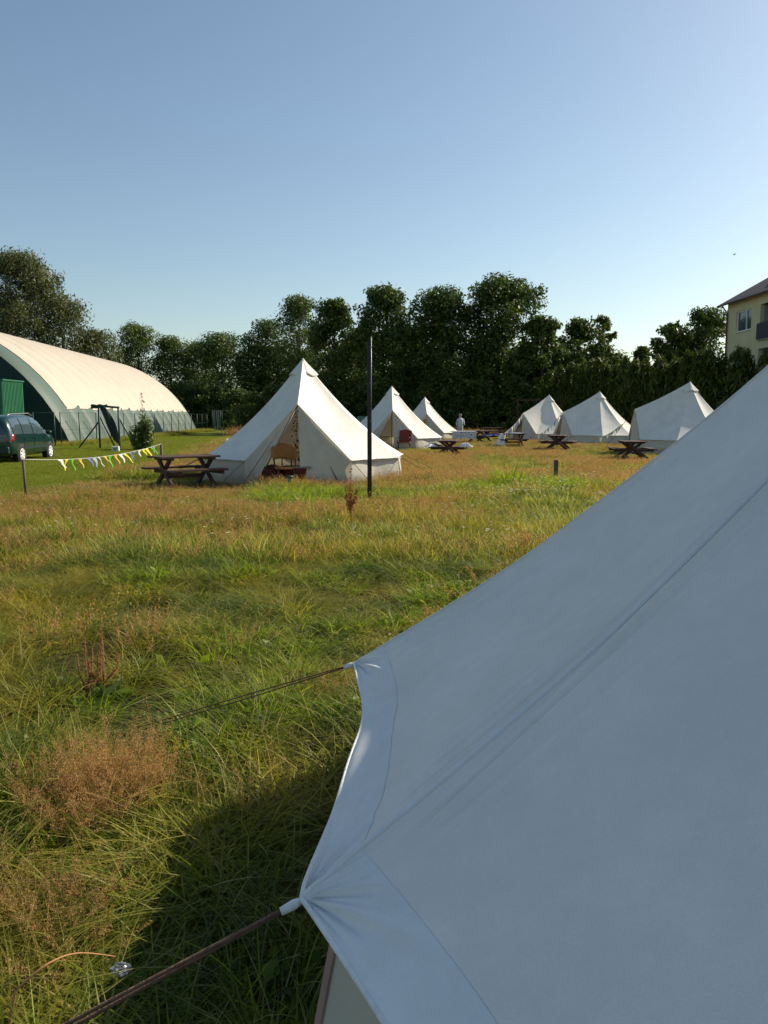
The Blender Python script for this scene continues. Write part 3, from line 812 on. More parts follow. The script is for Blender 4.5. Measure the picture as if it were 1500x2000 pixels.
# entrance container at the end wall
M['greenbox'] = simple('bright_green_sheet_metal', (.022, .14, .065), .5, .12, 3)
M['greybox'] = simple('grey_board', (.28, .29, .27), .7, .15, 4)
cb = MB(); pc = at(-28, 812, 40.0); W = 2.7
b = thing('entrance_cabin', (pc.x, 40.2, 0), 0, 'green corrugated metal entrance cabin in front of the dome hall end wall', 'cabin')
mbx = MB()
mbx.box((0, 0, 2.15), (W, 2.2, 2.3))
for k in range(18): mbx.box((-W / 2 + .07 + k * .152, -1.115, 2.15), (.06, .03, 2.2))
for k in range(14): mbx.box((W / 2 + .012, -1.0 + k * .152, 2.15), (.03, .06, 2.2))
mbx.build('upper_shell', M['greenbox'], b)
MB().box((0, 0, 3.34), (W + .12, 2.3, .07)).build('roof', M['greenbox'], b)
MB().box((0, 0, .5), (W - .1, 2.1, .99)).build('base', M['greybox'], b)
MB().box((-.2, -1.10, 1.0), (.9, .05, 1.95)).build('door', M['greybox'], b)
MB().box((W / 2 - .2, -1.35, .95), (.08, .08, 1.9)).build('post', M['white'], b)

# ---- fence in front of the hall
def mesh_fence(name, a, b_, n, h, label, dense=0, braces=()):
    a = Vector(a); b_ = Vector(b_); d = (b_ - a)
    f = thing(name, a, 0, label, 'fence')
    for k in range(n + 1):
        p = d * (k / n); p = p + Vector((0, 0, 0)); tilt = Vector((random.uniform(-.04, .04), 0, 0))
        MB().tube([p, p + Vector((0, 0, h + .03)) + tilt], .03, 8).build('post', M['green_metal'], f)
    w = MB()
    L = d.length; dn = d.normalized()
    for z in (h, h * .5, .12): w.tube([Vector((0, 0, z)), d + Vector((0, 0, z))], .006, 4)
    st = .35 if not dense else .14
    for k in range(int(L / st)):
        p = dn * (k * st); w.tube([p + Vector((0, 0, .05)), p + Vector((0, 0, h))], (.003 if not dense else .022), 3, False)
    w.build('wire_mesh', M['green_metal'] if not dense else M['fence_grey'], f)
    return f
M['fence_grey'] = simple('grey_green_wire', (.20, .28, .25), .6, .2)
fA = Vector((-15.9, 40.5, 0)) + Vector((-.5, 0, 0)); fB = Vector((-18.9, 84, 0)) + Vector((.3, 0, 0))
mesh_fence('wire_fence', fA, fB, 15, 1.75, 'dark green wire fence with slim posts along the side of the dome hall')
fC = at(434, 812, 86.5); fC.z = 0
mesh_fence('wire_fence', fB + Vector((.0, 2.5, 0)), fC, 5, 2.15, 'grey green dense mesh fence past the far end of the dome hall', 1)
fD = at(-60, 812, 39.3); fD.z = 0
mesh_fence('wire_fence', fD, fA + Vector((-.1, -.5, 0)), 4, 1.75, 'pale post wire fence behind the parked minivan')
# ---- green frame with torn netting
fr = gpt(197, 878); fr.y = 37.5; fr.x = (197 - 750) / 1550 * 37.5
fr = thing('net_frame', (fr.x, fr.y, 0), 0, 'dark green metal frame with braces and torn netting hanging from its top bar', 'frame')
PW = (233 - 197) / 1550 * 37.5 + .05
MB().tube([(0, 0, 0), (0, 0, 2.02)], .045, 8).build('post', M['green_metal'], fr)
MB().tube([(PW, 0, 0), (PW, 0, 2.02)], .045, 8).build('post', M['green_metal'], fr)
MB().tube([(-.35, 0, 2.08), (PW + .05, 0, 1.98)], .05, 8).build('top_bar', M['green_metal'], fr)
MB().tube([(0, .05, 1.35), (-1.15, .2, 0)], .035, 8).build('brace', M['green_metal'], fr)
MB().tube([(0, .05, 1.6), (.45, .9, 0)], .035, 8).build('brace', M['green_metal'], fr)
MB().tube([(PW, .05, 1.5), (PW + .5, .9, 0)], .035, 8).build('brace', M['green_metal'], fr)
nb = MB()
def netP(u, v):
    x = .05 + v * .62 + u * (.28 + .18 * math.sin(v * 3.1)); z = 2.0 - v * 1.55 - .2 * u * v
    return Vector((x, -.05 + .06 * math.sin(u * 6 + v * 7), z))
nb.grid(netP, 10, 14)
nb.grid(lambda u, v: Vector((-.35 + .75 * u, .02 + .05 * math.sin(u * 9), 2.12 - v * (.22 - .15 * u) + .02 * math.sin(u * 14))), 12, 4)
M['net'] = simple('torn_black_netting', (.025, .04, .035), .9, .3, 9)
nb.build('torn_netting', M['net'], fr, thick=.01)
lb = gpt(226, 882); lb = thing('box', (at(226, 880, 35).x, 35, 0), .1, 'small white box with a grey panel on the lawn beside the net frame', 'box')
MB().box((0, 0, .14), (.32, .22, .26), taper=.92).build('body', M['white'], lb, bevel=.015)
MB().box((0, -.115, .15), (.17, .02, .12)).build('panel', M['greybox'], lb)
MB().box((0, 0, .012), (.40, .28, .03)).build('foot', M['black'], lb)

# ------------------------------------------------------------------ posts, poles, bunting
pb_ = at(722, 975, 14.9)
po = thing('pole', (pb_.x, 14.9, 0), 0, 'tall black square pole standing alone in the meadow', 'pole')
MB().box((0, 0, 1.47), (.082, .082, 2.98)).build('shaft', M['pole_black'], po, bevel=.006)
MB().tube([(.034, -.046, 1.3), (.036, -.046, 3.04)], .008, 8).build('conduit', M['steel'], po)
cl = MB()
for z in (1.5, 2.2, 2.85): cl.box((.03, -.05, z), (.04, .014, .02))
cl.build('clip', M['steel'], po)
MB().tube([(.06, 0, .75), (.14, 0, .72), (.16, 0, .78), (.13, 0, .82)], .006, 6).build('hook', M['steel'], po)
sp = thing('post', (at(1085, 943, 18.3).x, 18.3, 0), .1, 'short weathered stake standing in white flowers on the right of the meadow', 'post')
MB().box((0, 0, .28), (.085, .07, .60)).build('shaft', M['wood_post'], sp)
MB().box((0, 0, .585), (.087, .072, .012)).build('top_face', M['wood_grey'], sp)
pa = Vector((at(52, 980, 14.4).x, 14.4, 0)); pa_t = at(45, 897, 14.45)
q = thing('post', pa, 0, 'thin leaning stake holding the near end of the bunting', 'post')
MB().tube([(0, 0, -.02), pa_t - pa], [.026, .024], 8).build('shaft', M['wood_post'], q)
pbp = Vector((at(316, 920, 21.9).x, 21.9, 0)); pb_t = at(315, 867, 21.9)
q = thing('post', pbp, 0, 'short stake behind the nearest picnic table holding the far bunting end', 'post')
MB().tube([(0, 0, -.02), pb_t - pbp], .035, 8).build('shaft', M['wood_post'], q)
bt = thing('bunting', (0, 0, 0), 0, 'string of white, yellow, green and blue pennants between two stakes by the lawn', 'bunting')
def bunt_pt(f):
    p = pa_t.lerp(pb_t, f); p.z -= .14 * 4 * f * (1 - f); return p
MB().tube([bunt_pt(k / 30) for k in range(31)], .004, 6).build('cord', M['ropewhite'], bt)
BC = {'w': (.72, .70, .66), 'y': (.75, .62, .03), 'g': (.10, .50, .04), 'b': (.14, .16, .45), 'o': (.7, .42, .05), 's': (.35, .40, .50)}
for k, c in BC.items(): M['bunt_' + k] = leafmat('pennant_' + k, [(0, c), (1, c)], .3, .7)
seq = 'wygobswogowybbwyygsbwyy'
px_list = np.array([107, 122, 134, 149, 166, 176, 187, 197, 207, 219, 229, 237, 249, 257, 266, 274, 281, 291, 297])
for k, px in enumerate(px_list):
    # fraction whose projection falls at that pixel
    lo, hi = 0., 1.
    for _ in range(30):
        mi = (lo + hi) / 2; p = bunt_pt(mi)
        if 750 + 1550 * p.x / (p.y * math.cos(PITCH)) < px: lo = mi
        else: hi = mi
    p0 = bunt_pt(lo); p1 = bunt_pt(min(1, lo + random.uniform(.07, .26) / (pb_t - pa_t).length))
    hgt = random.uniform(.14, .29); sw = Vector((random.uniform(-.02, .20), random.uniform(-.10, .12), 0))
    tip = (p0 + p1) / 2 + sw - Vector((0, 0, hgt))
    def P(u, v, p0=p0, p1=p1, tip=tip):
        a = p0.lerp(p1, u); r = a.lerp(tip, v); r.y += .02 * math.sin(v * 5 + u * 3); r.x += .015 * math.sin(v * 7 + k); return r
    MB().grid(P, 3, 6).build('pennant', M['bunt_' + seq[k % len(seq)]], bt)

# ------------------------------------------------------------------ picnic tables
def picnic_table(L=1.5):
    t = thing('picnic_table')
    top = MB()
    for k in range(5): top.box((0, -.34 + k * .17, .735), (L, .155, .04))
    top.build('tabletop', M['wood_dark'], t, bevel=.004)
    for sy in (-1, 1):
        sb = MB()
        for k in range(2): sb.box((0, sy * (.60 + k * .14), .46), (L, .135, .045))
        sb.build('bench', M['wood_dark'], t, bevel=.004)
    for sx in (-1, 1):
        x = sx * (L / 2 - .22); lg = MB()
        lg.beam((x, -.62, .0), (x, .30, .71), .05, .10); lg.beam((x + .055, .62, .0), (x + .055, -.30, .71), .05, .10)
        lg.beam((x + .11, -.76, .40), (x + .11, .76, .40), .05, .09); lg.beam((x + .0275, -.38, .69), (x + .0275, .38, .69), .16, .045)
        lg.build('trestle', M['wood_dark'], t)
    MB().beam((-L / 2 + .25, 0, .30), (L / 2 - .25, 0, .30), .05, .08).build('stretcher', M['wood_dark'], t)
    t['category'] = 'picnic table'; t['group'] = 'dark wooden picnic tables on the meadow'
    return t
pt = picnic_table()
spec = [(357, 17.2, 38, .90, 'dark brown picnic table standing left of the nearest bell tent'),
        (877, 31.0, 78, .86, 'picnic table heaped with clothes beside the second bell tent'),
        (998, 40.0, 8, .95, 'picnic table with pale cloth in front of the tent with blue bunting'),
        (1091, 36.5, 70, .95, 'empty picnic table end-on between the short stake and the middle right tent'),
        (1236, 28.8, 84, .92, 'picnic table in front of the largest right tent, next to the near tent edge'),
        (938, 46.0, 55, 1.0, 'picnic table with blue seat cover left of the brown tall grass'),
        (880, 56.0, 10, 1.0, 'farthest picnic table, right at the feet of the standing person'),
        (962, 57.5, 5, 1.0, 'far picnic table half hidden in brown grass right of the person')]
tabs = []
for i, (px, Y_, rz, s, lab) in enumerate(spec):
    x = (px - 750) / 1550 * Y_ * math.cos(PITCH); loc = (x, Y_, .0 if i else .02)
    if i == 0: pt.location = loc; pt.rotation_euler = (0, 0, R(rz)); pt.scale = (.90, .93, .96); pt['label'] = lab; o = pt
    else: o = copy_tree(pt, loc, R(rz), lab, s)
    tabs.append(o)

def cloth_heap(name, loc, size, mat, label, cat, seed=0):
    r = random.Random(seed); b = MB()
    def P(u, v):
        a = 2 * math.pi * u; rr = v
        k = 1 + .25 * math.sin(3 * a + seed) + .12 * math.sin(7 * a + seed * 2)
        return Vector((size[0] * rr * k * math.cos(a), size[1] * rr * k * math.sin(a), size[2] * (1 - rr ** 2) * (1 + .35 * math.sin(9 * rr + 4 * a)) + .004))
    b.grid(P, 28, 9); o = b.build(name, mat, None); o.location = loc; tag(o, label, cat); return o
def tloc(i, dx, dy, dz):
    o = tabs[i]; m_ = Matrix.Rotation(o.rotation_euler.z, 3, 'Z'); v = m_ @ Vector((dx * o.scale[0], dy * o.scale[1], dz * o.scale[2])); return Vector(o.location) + v
cloth_heap('jacket', tloc(1, .1, .72, .47), (.30, .18, .10), M['black'], 'black jacket lying on the bench beside the second tent', 'jacket', 1)
cloth_heap('towel', tloc(1, -.4, .74, .47), (.22, .16, .09), M['white'], 'white towel crumpled on the bench beside the second tent', 'towel', 2)
cloth_heap('towel', tloc(1, .1, -.72, .47), (.28, .16, .12), M['white'], 'white towel on the right bench beside the second tent', 'towel', 3)
cloth_heap('cushion', tloc(5, 0, -.72, .47), (.55, .16, .07), M['blue'], 'blue cushion on the bench of the table left of brown grass', 'cushion', 4)
cloth_heap('bedding', tloc(2, -.62, -.45, .02), (.30, .25, .55), M['white'], 'pale heap of bedding at the left end of the table by the bunting tent', 'bedding', 5)
cloth_heap('tablecloth', tloc(2, .25, 0, .762), (.4, .28, .03), M['bunt_s'], 'greenish cloth on the picnic table by the bunting tent', 'cloth', 6)
# white trestle table with patterned cloth
tt = thing('trestle_table', (at(905, 850, 44).x, 44, 0), R(6), 'white covered trestle table with a dark patterned front near the second tent', 'table')
MB().box((0, 0, .74), (1.35, .6, .04)).build('tabletop', M['white'], tt, bevel=.01)
m, nt, b_, o_ = newmat('patterned_cloth'); tc = N(nt, 'ShaderNodeTexCoord'); vo = N(nt, 'ShaderNodeTexVoronoi'); vo.inputs['Scale'].default_value = 14
nt.links.new(tc.outputs['Object'], vo.inputs['Vector']); rr = ramp(nt, [(.30, (.06, .07, .10)), (.42, (.55, .57, .60))], vo.outputs['Distance']); nt.links.new(rr.outputs[0], b_.inputs['Base Color']); b_.inputs['Roughness'].default_value = .8
MB().grid(lambda u, v: Vector((-.66 + 1.32 * u, -.315 + .02 * math.sin(u * 22) * v, .72 - .38 * v)), 30, 4).build('cloth_front', m, tt)
for sx in (-1, 1):
    for sy in (-1, 1): MB().tube([(sx * .55, sy * .22, 0), (sx * .55, sy * .22, .72)], .018, 6).build('leg', M['steel'], tt)

# ------------------------------------------------------------------ chairs at the tents
def place_local(i, x, y):
    a = R(rots[i]); return (TENTS[i][0] + x * math.cos(a) - y * math.sin(a), TENTS[i][1] + x * math.sin(a) + y * math.cos(a), 0.02)
ch = thing('armchair', place_local(0, -.30, -2.50), R(20), 'wicker armchair with curved orange-brown back in the nearest tent doorway', 'chair')
def backP(u, v):
    a = R(-15 + 210 * u); h = .60 - .08 * abs(u - .5) + (.10 + .22 * max(0, math.sin(math.pi * u)) ** .7) * v
    r = .235 + .04 * v; return Vector((r * math.cos(a), r * math.sin(a) * .9, h + .03))
cst = MB()
for k in range(5): cst.tube([backP(k / 4, 0) - Vector((0, 0, .2)), backP(k / 4, .5)], .014, 6)
cst.build('back_post', M['wood_dark'], ch)
MB().grid(backP, 20, 6).build('backrest', M['wicker'], ch, thick=.03)
MB().tube([backP(k / 20, 1) for k in range(21)], .022, 8).build('rim', M['wicker'], ch)
MB().lathe([(0, .46), (.21, .46), (.235, .44), (.235, .41), (0, .40)], 24).build('seat', M['wicker'], ch)
for sx in (-1, 1):
    for sy in (-1, 1): MB().tube([(sx * .19, sy * .18, 0), (sx * .17, sy * .16, .44)], .02, 8).build('leg', M['wood_dark'], ch)
st = thing('side_table', place_local(0, -.02, -2.30), R(5), 'dark red-brown low table covered by a blanket inside the nearest tent doorway', 'table')
MB().box((0, 0, .44), (.62, .5, .04)).build('tabletop', M['wood_grey'], st, bevel=.01)
MB().grid(lambda u, v: Vector((.32 * math.cos(2 * math.pi * u) * (1 + .05 * math.sin(18 * u * math.pi)), .26 * math.sin(2 * math.pi * u), .42 - .40 * v)), 48, 5).build('blanket', M['maroon'], st)
oo = MB(); oo.ellipsoid((0, 0, .24), (.30, .28, .25), 18, 10, .02); po_ = oo.build('pouffe', M['maroon']); po_.location = place_local(0, -.60, -2.2)
tag(po_, 'round dark maroon pouffe behind the wicker armchair', 'pouffe')
vs_ = thing('lamp_stand', place_local(0, .05, -2.32), 0, 'small dark round lamp on the low table in the nearest tent', 'lamp')
vs_.location.z = .48
MB().tube([(0, 0, 0), (0, 0, .10)], .015, 8).build('stem', M['black'], vs_)
bb = MB(); bb.ellipsoid((0, 0, .15), (.06, .06, .07), 12, 8); bb.build('globe', M['black'], vs_)
# hanging leaf garland
M['ivy'] = leafmat('ivy_leaves', [(0, (.02, .05, .01)), (1, (.07, .11, .02))], .25)
gd = thing('leaf_garland', place_local(0, -.04, -2.36), 0, 'thin ivy garland hanging down the open doorway of the nearest tent', 'garland')
MB().tube([(0, 0, 1.75), (.02, 0, 1.3), (-.01, .02, .80)], .004, 5).build('cord', M['rope'], gd)
gv = MB()
for k in range(38):
    z = .78 + .95 * random.random(); x = random.uniform(-.07, .07); s = .035; a = random.uniform(0, 6.28)
    gv.add([(x, 0, z), (x + s * math.cos(a), .01, z + s * math.sin(a)), (x + s * 1.3 * math.cos(a + .6), -.01, z + s * 1.3 * math.sin(a + .6)), (x + s * math.cos(a + 1.2), 0, z + s * math.sin(a + 1.2))], [(0, 1, 2, 3)])
gv.build('leaves', M['ivy'], gd)
# solar lantern in the grass
sl = gpt(566, 958); sl = thing('garden_lantern', (at(566, 950, 16.6).x, 16.6, 0), 0, 'small green garden lantern on a stick in front of the nearest tent', 'lantern')
MB().tube([(0, 0, 0), (0, 0, .22)], .01, 6).build('stick', M['black'], sl)
MB().lathe([(0, .20), (.045, .21), (.06, .31), (.0, .31)], 12).build('glass', simple('frosted_green_glass', (.16, .20, .15), .3), sl)
MB().lathe([(0, .31), (.085, .31), (.07, .35), (0, .36)], 12).build('cap', M['green_metal'], sl)
# reeds standing up in the doorway
# red chair at second tent
rc = thing('camping_chair', place_local(1, .50, -2.75), R(-15), 'red fabric camping chair in front of the second bell tent', 'chair')
MB().grid(lambda u, v: Vector((-.28 + .56 * u, .18 + .12 * v + .05 * math.sin(math.pi * u), .42 + .55 * v - .1 * abs(u - .5) * v)), 8, 8).build('backrest', M['red'], rc, thick=.03)
MB().grid(lambda u, v: Vector((-.27 + .54 * u, -.25 + .45 * v, .42 - .04 * math.sin(math.pi * u))), 8, 8).build('seat', M['red'], rc, thick=.03)
for sx in (-1, 1):
    lg = MB(); lg.tube([(sx * .26, -.25, 0), (sx * .26, .2, .5)], .014, 6); lg.tube([(sx * .26, .25, 0), (sx * .26, -.25, .45), (sx * .26, -.28, .62), (sx * .26, .22, .62)], .014, 6); lg.build('side_frame', M['black'], rc)
wb = thing('wooden_stool', place_local(1, -.45, -2.8), R(10), 'low wooden stool left of the red camping chair', 'stool')
MB().box((0, 0, .40), (.5, .35, .04)).build('seat', M['wood_grey'], wb, bevel=.01)
for sx in (-1, 1):
    for sy in (-1, 1): MB().beam((sx * .22, sy * .14, 0), (sx * .19, sy * .12, .38), .04, .04).build('leg', M['wood_dark'], wb)

# ------------------------------------------------------------------ buntings on tent ropes
def small_bunting(a, b, cols, label, n=9, s=.16):
    a = Vector(a); b = Vector(b); t = thing('bunting', a, 0, label, 'bunting'); d = b - a
    MB().tube([d * (k / 10) - Vector((0, 0, .12 * 4 * k / 10 * (1 - k / 10))) for k in range(11)], .006, 5).build('cord', M['ropewhite'], t)
    for k in range(n):
        f = (k + .3) / n; g0 = d * f - Vector((0, 0, .48 * f * (1 - f))); g1 = g0 + d.normalized() * s
        tip = (g0 + g1) / 2 - Vector((0, 0, s * 1.2))
        MB().add([g0, g1, tip], [(0, 1, 2)]).build('pennant', M['bunt_' + cols[k % len(cols)]], t, thick=.004)
pA = at(1022, 808, 48.9)
small_bunting(pA, at(985, 846, 46.5), 'swb', 'blue and white bunting down the front rope of the farthest right tent', 8, .28)
small_bunting(at(1100, 806, 43.6), at(1050, 850, 42.5), 'sw', 'pale bunting strung left from the middle right tent', 8, .22)
small_bunting(at(1218, 826, 40.2), at(1165, 856, 40), 'wss', 'white and grey bunting across the roof of the middle right tent', 12, .2)

# ------------------------------------------------------------------ minivan
M['carpaint'] = simple('dark_green_metallic_paint', (.003, .036, .031), .28, .05, 2, metal=.25, spec=.5, coat=1.0)
M['glass'] = simple('tinted_glass', (.05, .075, .085), .06, .05, 2, spec=.9)
M['tyre'] = simple('tyre_rubber', (.012, .012, .013), .85)
M['alloy'] = simple('alloy', (.78, .78, .76), .5, .1, 3, metal=.2)
M['bumper'] = simple('dark_bumper_plastic', (.01, .03, .028), .5)
M['lampred'] = simple('red_lamp', (.45, .012, .008), .2, .1, 3, spec=.8)
def minivan():
    s = .94
    rw = gpt(38, 905); head = Vector((-.06, 1, 0)).normalized(); ang = math.atan2(head.y, head.x)
    # local frame: x forward, y left, z up, origin under the middle
    t = thing('parked_minivan', (0, 0, 0), ang, 'dark green minivan parked on the lawn with its back turned left', 'minivan', scale=s)
    WB = 2.84; T = .80; W = .905
    # rear right wheel sits at rw
    off = Matrix.Rotation(ang, 3, 'Z') @ (Vector((-WB / 2, -T, 0)) * s)
    t.location = (rw.x - off.x, rw.y - off.y, 0)
    # stations: x, z_bottom, z_belt, z_roof(None if no cabin), half widths (bottom, belt, roof)
    ST = [(-2.30, .42, .92, 1.05, .70, .78, .74), (-2.26, .32, .98, 1.42, .82, .86, .70), (-2.12, .28, 1.0, 1.62, .88, .90, .66), (-1.8, .28, 1.0, 1.69, .90, .905, .66), (-1.2, .26, 1.0, 1.73, .90, .905, .66),
          (-.4, .25, .99, 1.74, .90, .905, .66), (.3, .25, .98, 1.70, .90, .905, .65), (.75, .25, .97, 1.58, .90, .905, .64), (1.15, .26, .96, 1.32, .90, .90, .66), (1.55, .27, .94, 1.04, .89, .89, .74),
          (1.9, .28, .86, .92, .87, .86, .78), (2.15, .30, .74, .80, .80, .80, .74), (2.30, .36, .62, .66, .62, .66, .6)]
    def ring(st):
        x, zb, zt, zr, wb, wt, wr = st
        half = [(wb * .8, zb), (wb, zb + .10), (wt + .012, (zb + zt) / 2), (wt, zt), (wt * .975, zt + (zr - zt) * .12), ((wt + wr) / 2 + .02, (zt + zr) / 2 + .02), (wr, zr - .05 * min(1, (zr - zt) / .3)), (wr * .8, zr), (0, zr + .02)]
        return [(x, y, z) for y, z in half] + [(x, -y, z) for y, z in half[-2::-1]]
    rings = [ring(st) for st in ST]; n = len(rings[0])
    vs = [p for r in rings for p in r]; fs = []
    for i in range(len(ST) - 1):
        for k in range(n - 1): fs.append((i * n + k, (i + 1) * n + k, (i + 1) * n + k + 1, i * n + k + 1))
        fs.append((i * n + n - 1, (i + 1) * n + n - 1, (i + 1) * n, i * n))
    fs.append(tuple(range(n))); fs.append(tuple((len(ST) - 1) * n + k for k in range(n - 1, -1, -1)))
    MB().add(vs, fs, True).build('body', M['carpaint'], t)
    def interp(x):
        for a, b in zip(ST[:-1], ST[1:]):
            if a[0] <= x <= b[0]:
                f = (x - a[0]) / (b[0] - a[0]); return [a[i] + (b[i] - a[i]) * f for i in range(7)]
        return ST[-1]
    def sideP(x, f, side, o=.012):
        _, zb, zt, zr, wb, wt, wr = interp(x)
        z0 = zt + .05; z1 = zr - .10
        z = z0 + (z1 - z0) * f; g = (z - zt) / (zr - zt)
        if g < .12: y = wt - wt * .025 * g / .12
        elif g < .55: y = wt * .975 + ((wt + wr) / 2 + .02 - wt * .975) * (g - .12) / .43
        else: y = (wt + wr) / 2 + .02 + (wr - (wt + wr) / 2 - .02) * (g - .55) / .40
        return Vector((x, side * (y + o), z))
    for side in (-1, 1):
        for x0, x1 in ((-2.0, -1.22), (-1.15, -.25), (-.17, .78), (.83, 1.25)):
            MB().grid(lambda u, v: sideP(x0 + (x1 - x0) * u, v, side), 8, 6).build('side_window', M['glass'], t)
        d = MB()
        for x in (-1.18, -.21, .80): d.tube([(x, side * .918, .35), (x, side * .922, .98)], .006, 4, False)
        d.build('door_gap', M['black'], t)
        for x in (-1.0, -.02): MB().box((x, side * .925, .88), (.16, .03, .03)).build('door_handle', M['bumper'], t)
        MB().box((0, side * .915, .55), (3.3 - .9, .03, .09)).build('rub_strip', M['bumper'], t)
        mm = MB(); mm.ellipsoid((1.02, side * 1.02, 1.06), (.07, .12, .085), 10, 7); mm.build('wing_mirror', M['bumper'], t)
        MB().tube([(-1.9, side * .62, 1.70), (-1.6, side * .62, 1.76), (.1, side * .62, 1.79), (.45, side * .61, 1.70)], .02, 6).build('roof_rail', M['steel'], t)
        MB().grid(lambda u, v: Vector((-2.31 + .24 * u + (.02 if v > .5 else 0), side * (.735 + .175 * min(1, u * 1.6)), .80 + .26 * v)), 4, 3).build('tail_lamp', M['lampred'], t, thick=.03)
        hl = MB(); hl.ellipsoid((2.08, side * .62, .68), (.14, .18, .10), 10, 7); hl.build('headlight', M['glass'], t)
    MB().grid(lambda u, v: Vector((-2.325 + .20 * v ** 1.2, -.64 + 1.28 * u, 1.04 + .52 * v)), 8, 4).build('rear_window', M['glass'], t)
    MB().grid(lambda u, v: Vector((1.56 - .78 * v, (-.70 + 1.4 * u) * (1 - .10 * v), 1.075 + .53 * v)), 8, 4).build('windscreen', M['glass'], t)
    MB().box((-2.30, 0, .50), (.16, 1.66, .26)).build('rear_bumper', M['bumper'], t, bevel=.05)
    MB().box((2.2, 0, .45), (.2, 1.5, .24)).build('front_bumper', M['bumper'], t, bevel=.05)
    MB().box((-2.36, 0, .80), (.02, .50, .11)).build('number_plate', M['white'], t)
    for x in (-WB / 2, WB / 2):
        for side in (-1, 1):
            Mx = Matrix.Translation((x, side * .79, .32)) @ Matrix.Rotation(R(90) * -side, 4, 'X')
            MB().lathe([(0, -.02), (.36, -.02), (.40, .10), (.385, .127), (0, .127)], 24, Mx).build('wheel_arch', M['black'], t)
            wh = MB(); wh.lathe([(.20, -.1), (.31, -.1), (.325, -.06), (.325, .09), (.30, .135), (.21, .138), (.20, .1)], 28, Mx)
            w_ = wh.build('tyre', M['tyre'], t)
            rm = MB(); rm.lathe([(.205, .12), (.215, .143), (.19, .143), (.18, .125)], 28, Mx)
            rm.lathe([(0, .145), (.05, .145), (.055, .13)], 12, Mx)
            for k in range(7):
                a = 2 * math.pi * k / 7; c = Mx @ Vector((.12 * math.cos(a), .12 * math.sin(a), .135)); c0 = Mx @ Vector((0.03 * math.cos(a), .03 * math.sin(a), .138)); c1 = Mx @ Vector((.195 * math.cos(a), .195 * math.sin(a), .133))
                rm.beam(c0, c1, .05, .02, (0, 1, 0))
            rm.build('rim', M['alloy'], w_)
            w_.name = 'wheel'
    return t
minivan()

# ------------------------------------------------------------------ yellow house
M['render'] = simple('yellow_render', (.58, .54, .33), .9, .06, 1.2, .2)
M['rooftile'] = simple('dark_grey_roofing', (.055, .055, .065), .85, .3, 1.0, .3, spec=.1)
M['brown'] = simple('brown_pipe', (.10, .045, .03), .5)
HX, HY, HW, HL, HH = 25.4, 60.0, 10.0, 18.0, 9.75
hs = thing('apartment_house', (HX, HY, 0), 0, 'yellow rendered three-storey house with grey roof beyond the hedge', 'house')
# facade lies along -y at x = 0, openings cut by building the wall in strips
wins = []
for z0 in (1.7, 4.6, 7.55):
    wins += [(-3.9, -1.5, z0, z0 + 1.45), (-13.4, -11.0, z0, z0 + 1.45)]
logs = [(-9.9, -5.2, z0, z0 + 2.3) for z0 in (.8, 3.8, 6.75)]
w = MB(); ysb = sorted({0, -HL} | {a for a, b, c, d in wins + logs} | {b for a, b, c, d in wins + logs}); zsb = sorted({0, HH} | {c for a, b, c, d in wins + logs} | {d for a, b, c, d in wins + logs})
for y0_, y1_ in zip(ysb[:-1], ysb[1:]):
    for z0, z1 in zip(zsb[:-1], zsb[1:]):
        if any(a <= y0_ and y1_ <= b and c <= z0 and z1 <= d for a, b, c, d in wins + logs): continue
        w.box((.15, (y0_ + y1_) / 2, (z0 + z1) / 2), (.3, y1_ - y0_, z1 - z0))
w.box((HW / 2 + .15, -.15, HH / 2), (HW - .3, .3, HH)); w.box((HW / 2 + .15, -HL + .15, HH / 2), (HW - .3, .3, HH)); w.box((HW + .15, -HL / 2, HH / 2), (.3, HL, HH))
w.add([(0.002, -.15, HH), (HW + .3, -.15, HH), (HW / 2 + .15, -.15, HH + 2.9)], [(0, 1, 2)])
w.build('wall', M['render'], hs)
for a, b, c, d in wins:
    f = MB(); yc = (a + b) / 2; zc = (c + d) / 2
    for yy in (a + .04, b - .04, yc - .25): f.box((.12, yy, zc), (.06, .08, d - c))
    for zz in (c + .04, d - .04): f.box((.12, yc, zz), (.058, b - a, .08))
    fo = f.build('window', M['white'], hs)
    MB().box((.16, yc, zc), (.02, b - a, d - c)).build('pane', M['glass'], fo)
    MB().box((-.03, yc, c - .03), (.14, b - a + .1, .04)).build('sill', M['white'], fo)
for a, b, c, d in logs:
    yc = (a + b) / 2
    lo2 = MB(); lo2.box((1.3, yc, (c + d) / 2), (.1, b - a, d - c)); lo2.box((.7, yc, c - .06), (1.7, b - a, .12)); lo2.box((.7, yc, d + .06), (1.2, b - a, .12)); lo2.box((.75, a + .03, (c + d) / 2), (1.0, .06, d - c)); lo2.box((.75, b - .03, (c + d) / 2), (1.0, .06, d - c))
    lo2.build('balcony', M['greybox'], hs)
    MB().box((-.18, yc, c + .5), (.05, b - a, 1.05)).build('balcony_railing', simple('dark_panel', (.03, .032, .04), .6), hs)
r_ = MB(); ov = .5
for sgn, xb in ((-1, -ov), (1, HW + .3 + ov)):
    xm = HW / 2 + .15; zr = HH + 3.05; ze_ = HH - .15
    r_.add([(xb, ov, ze_), (xm, ov, zr), (xm, -HL - ov, zr), (xb, -HL - ov, ze_), (xb, ov, ze_ + .15), (xm, ov, zr + .15), (xm, -HL - ov, zr + .15), (xb, -HL - ov, ze_ + .15)],
           [(0, 1, 2, 3), (7, 6, 5, 4), (0, 4, 5, 1), (2, 6, 7, 3), (0, 3, 7, 4)])
r_.build('roof', M['rooftile'], hs)
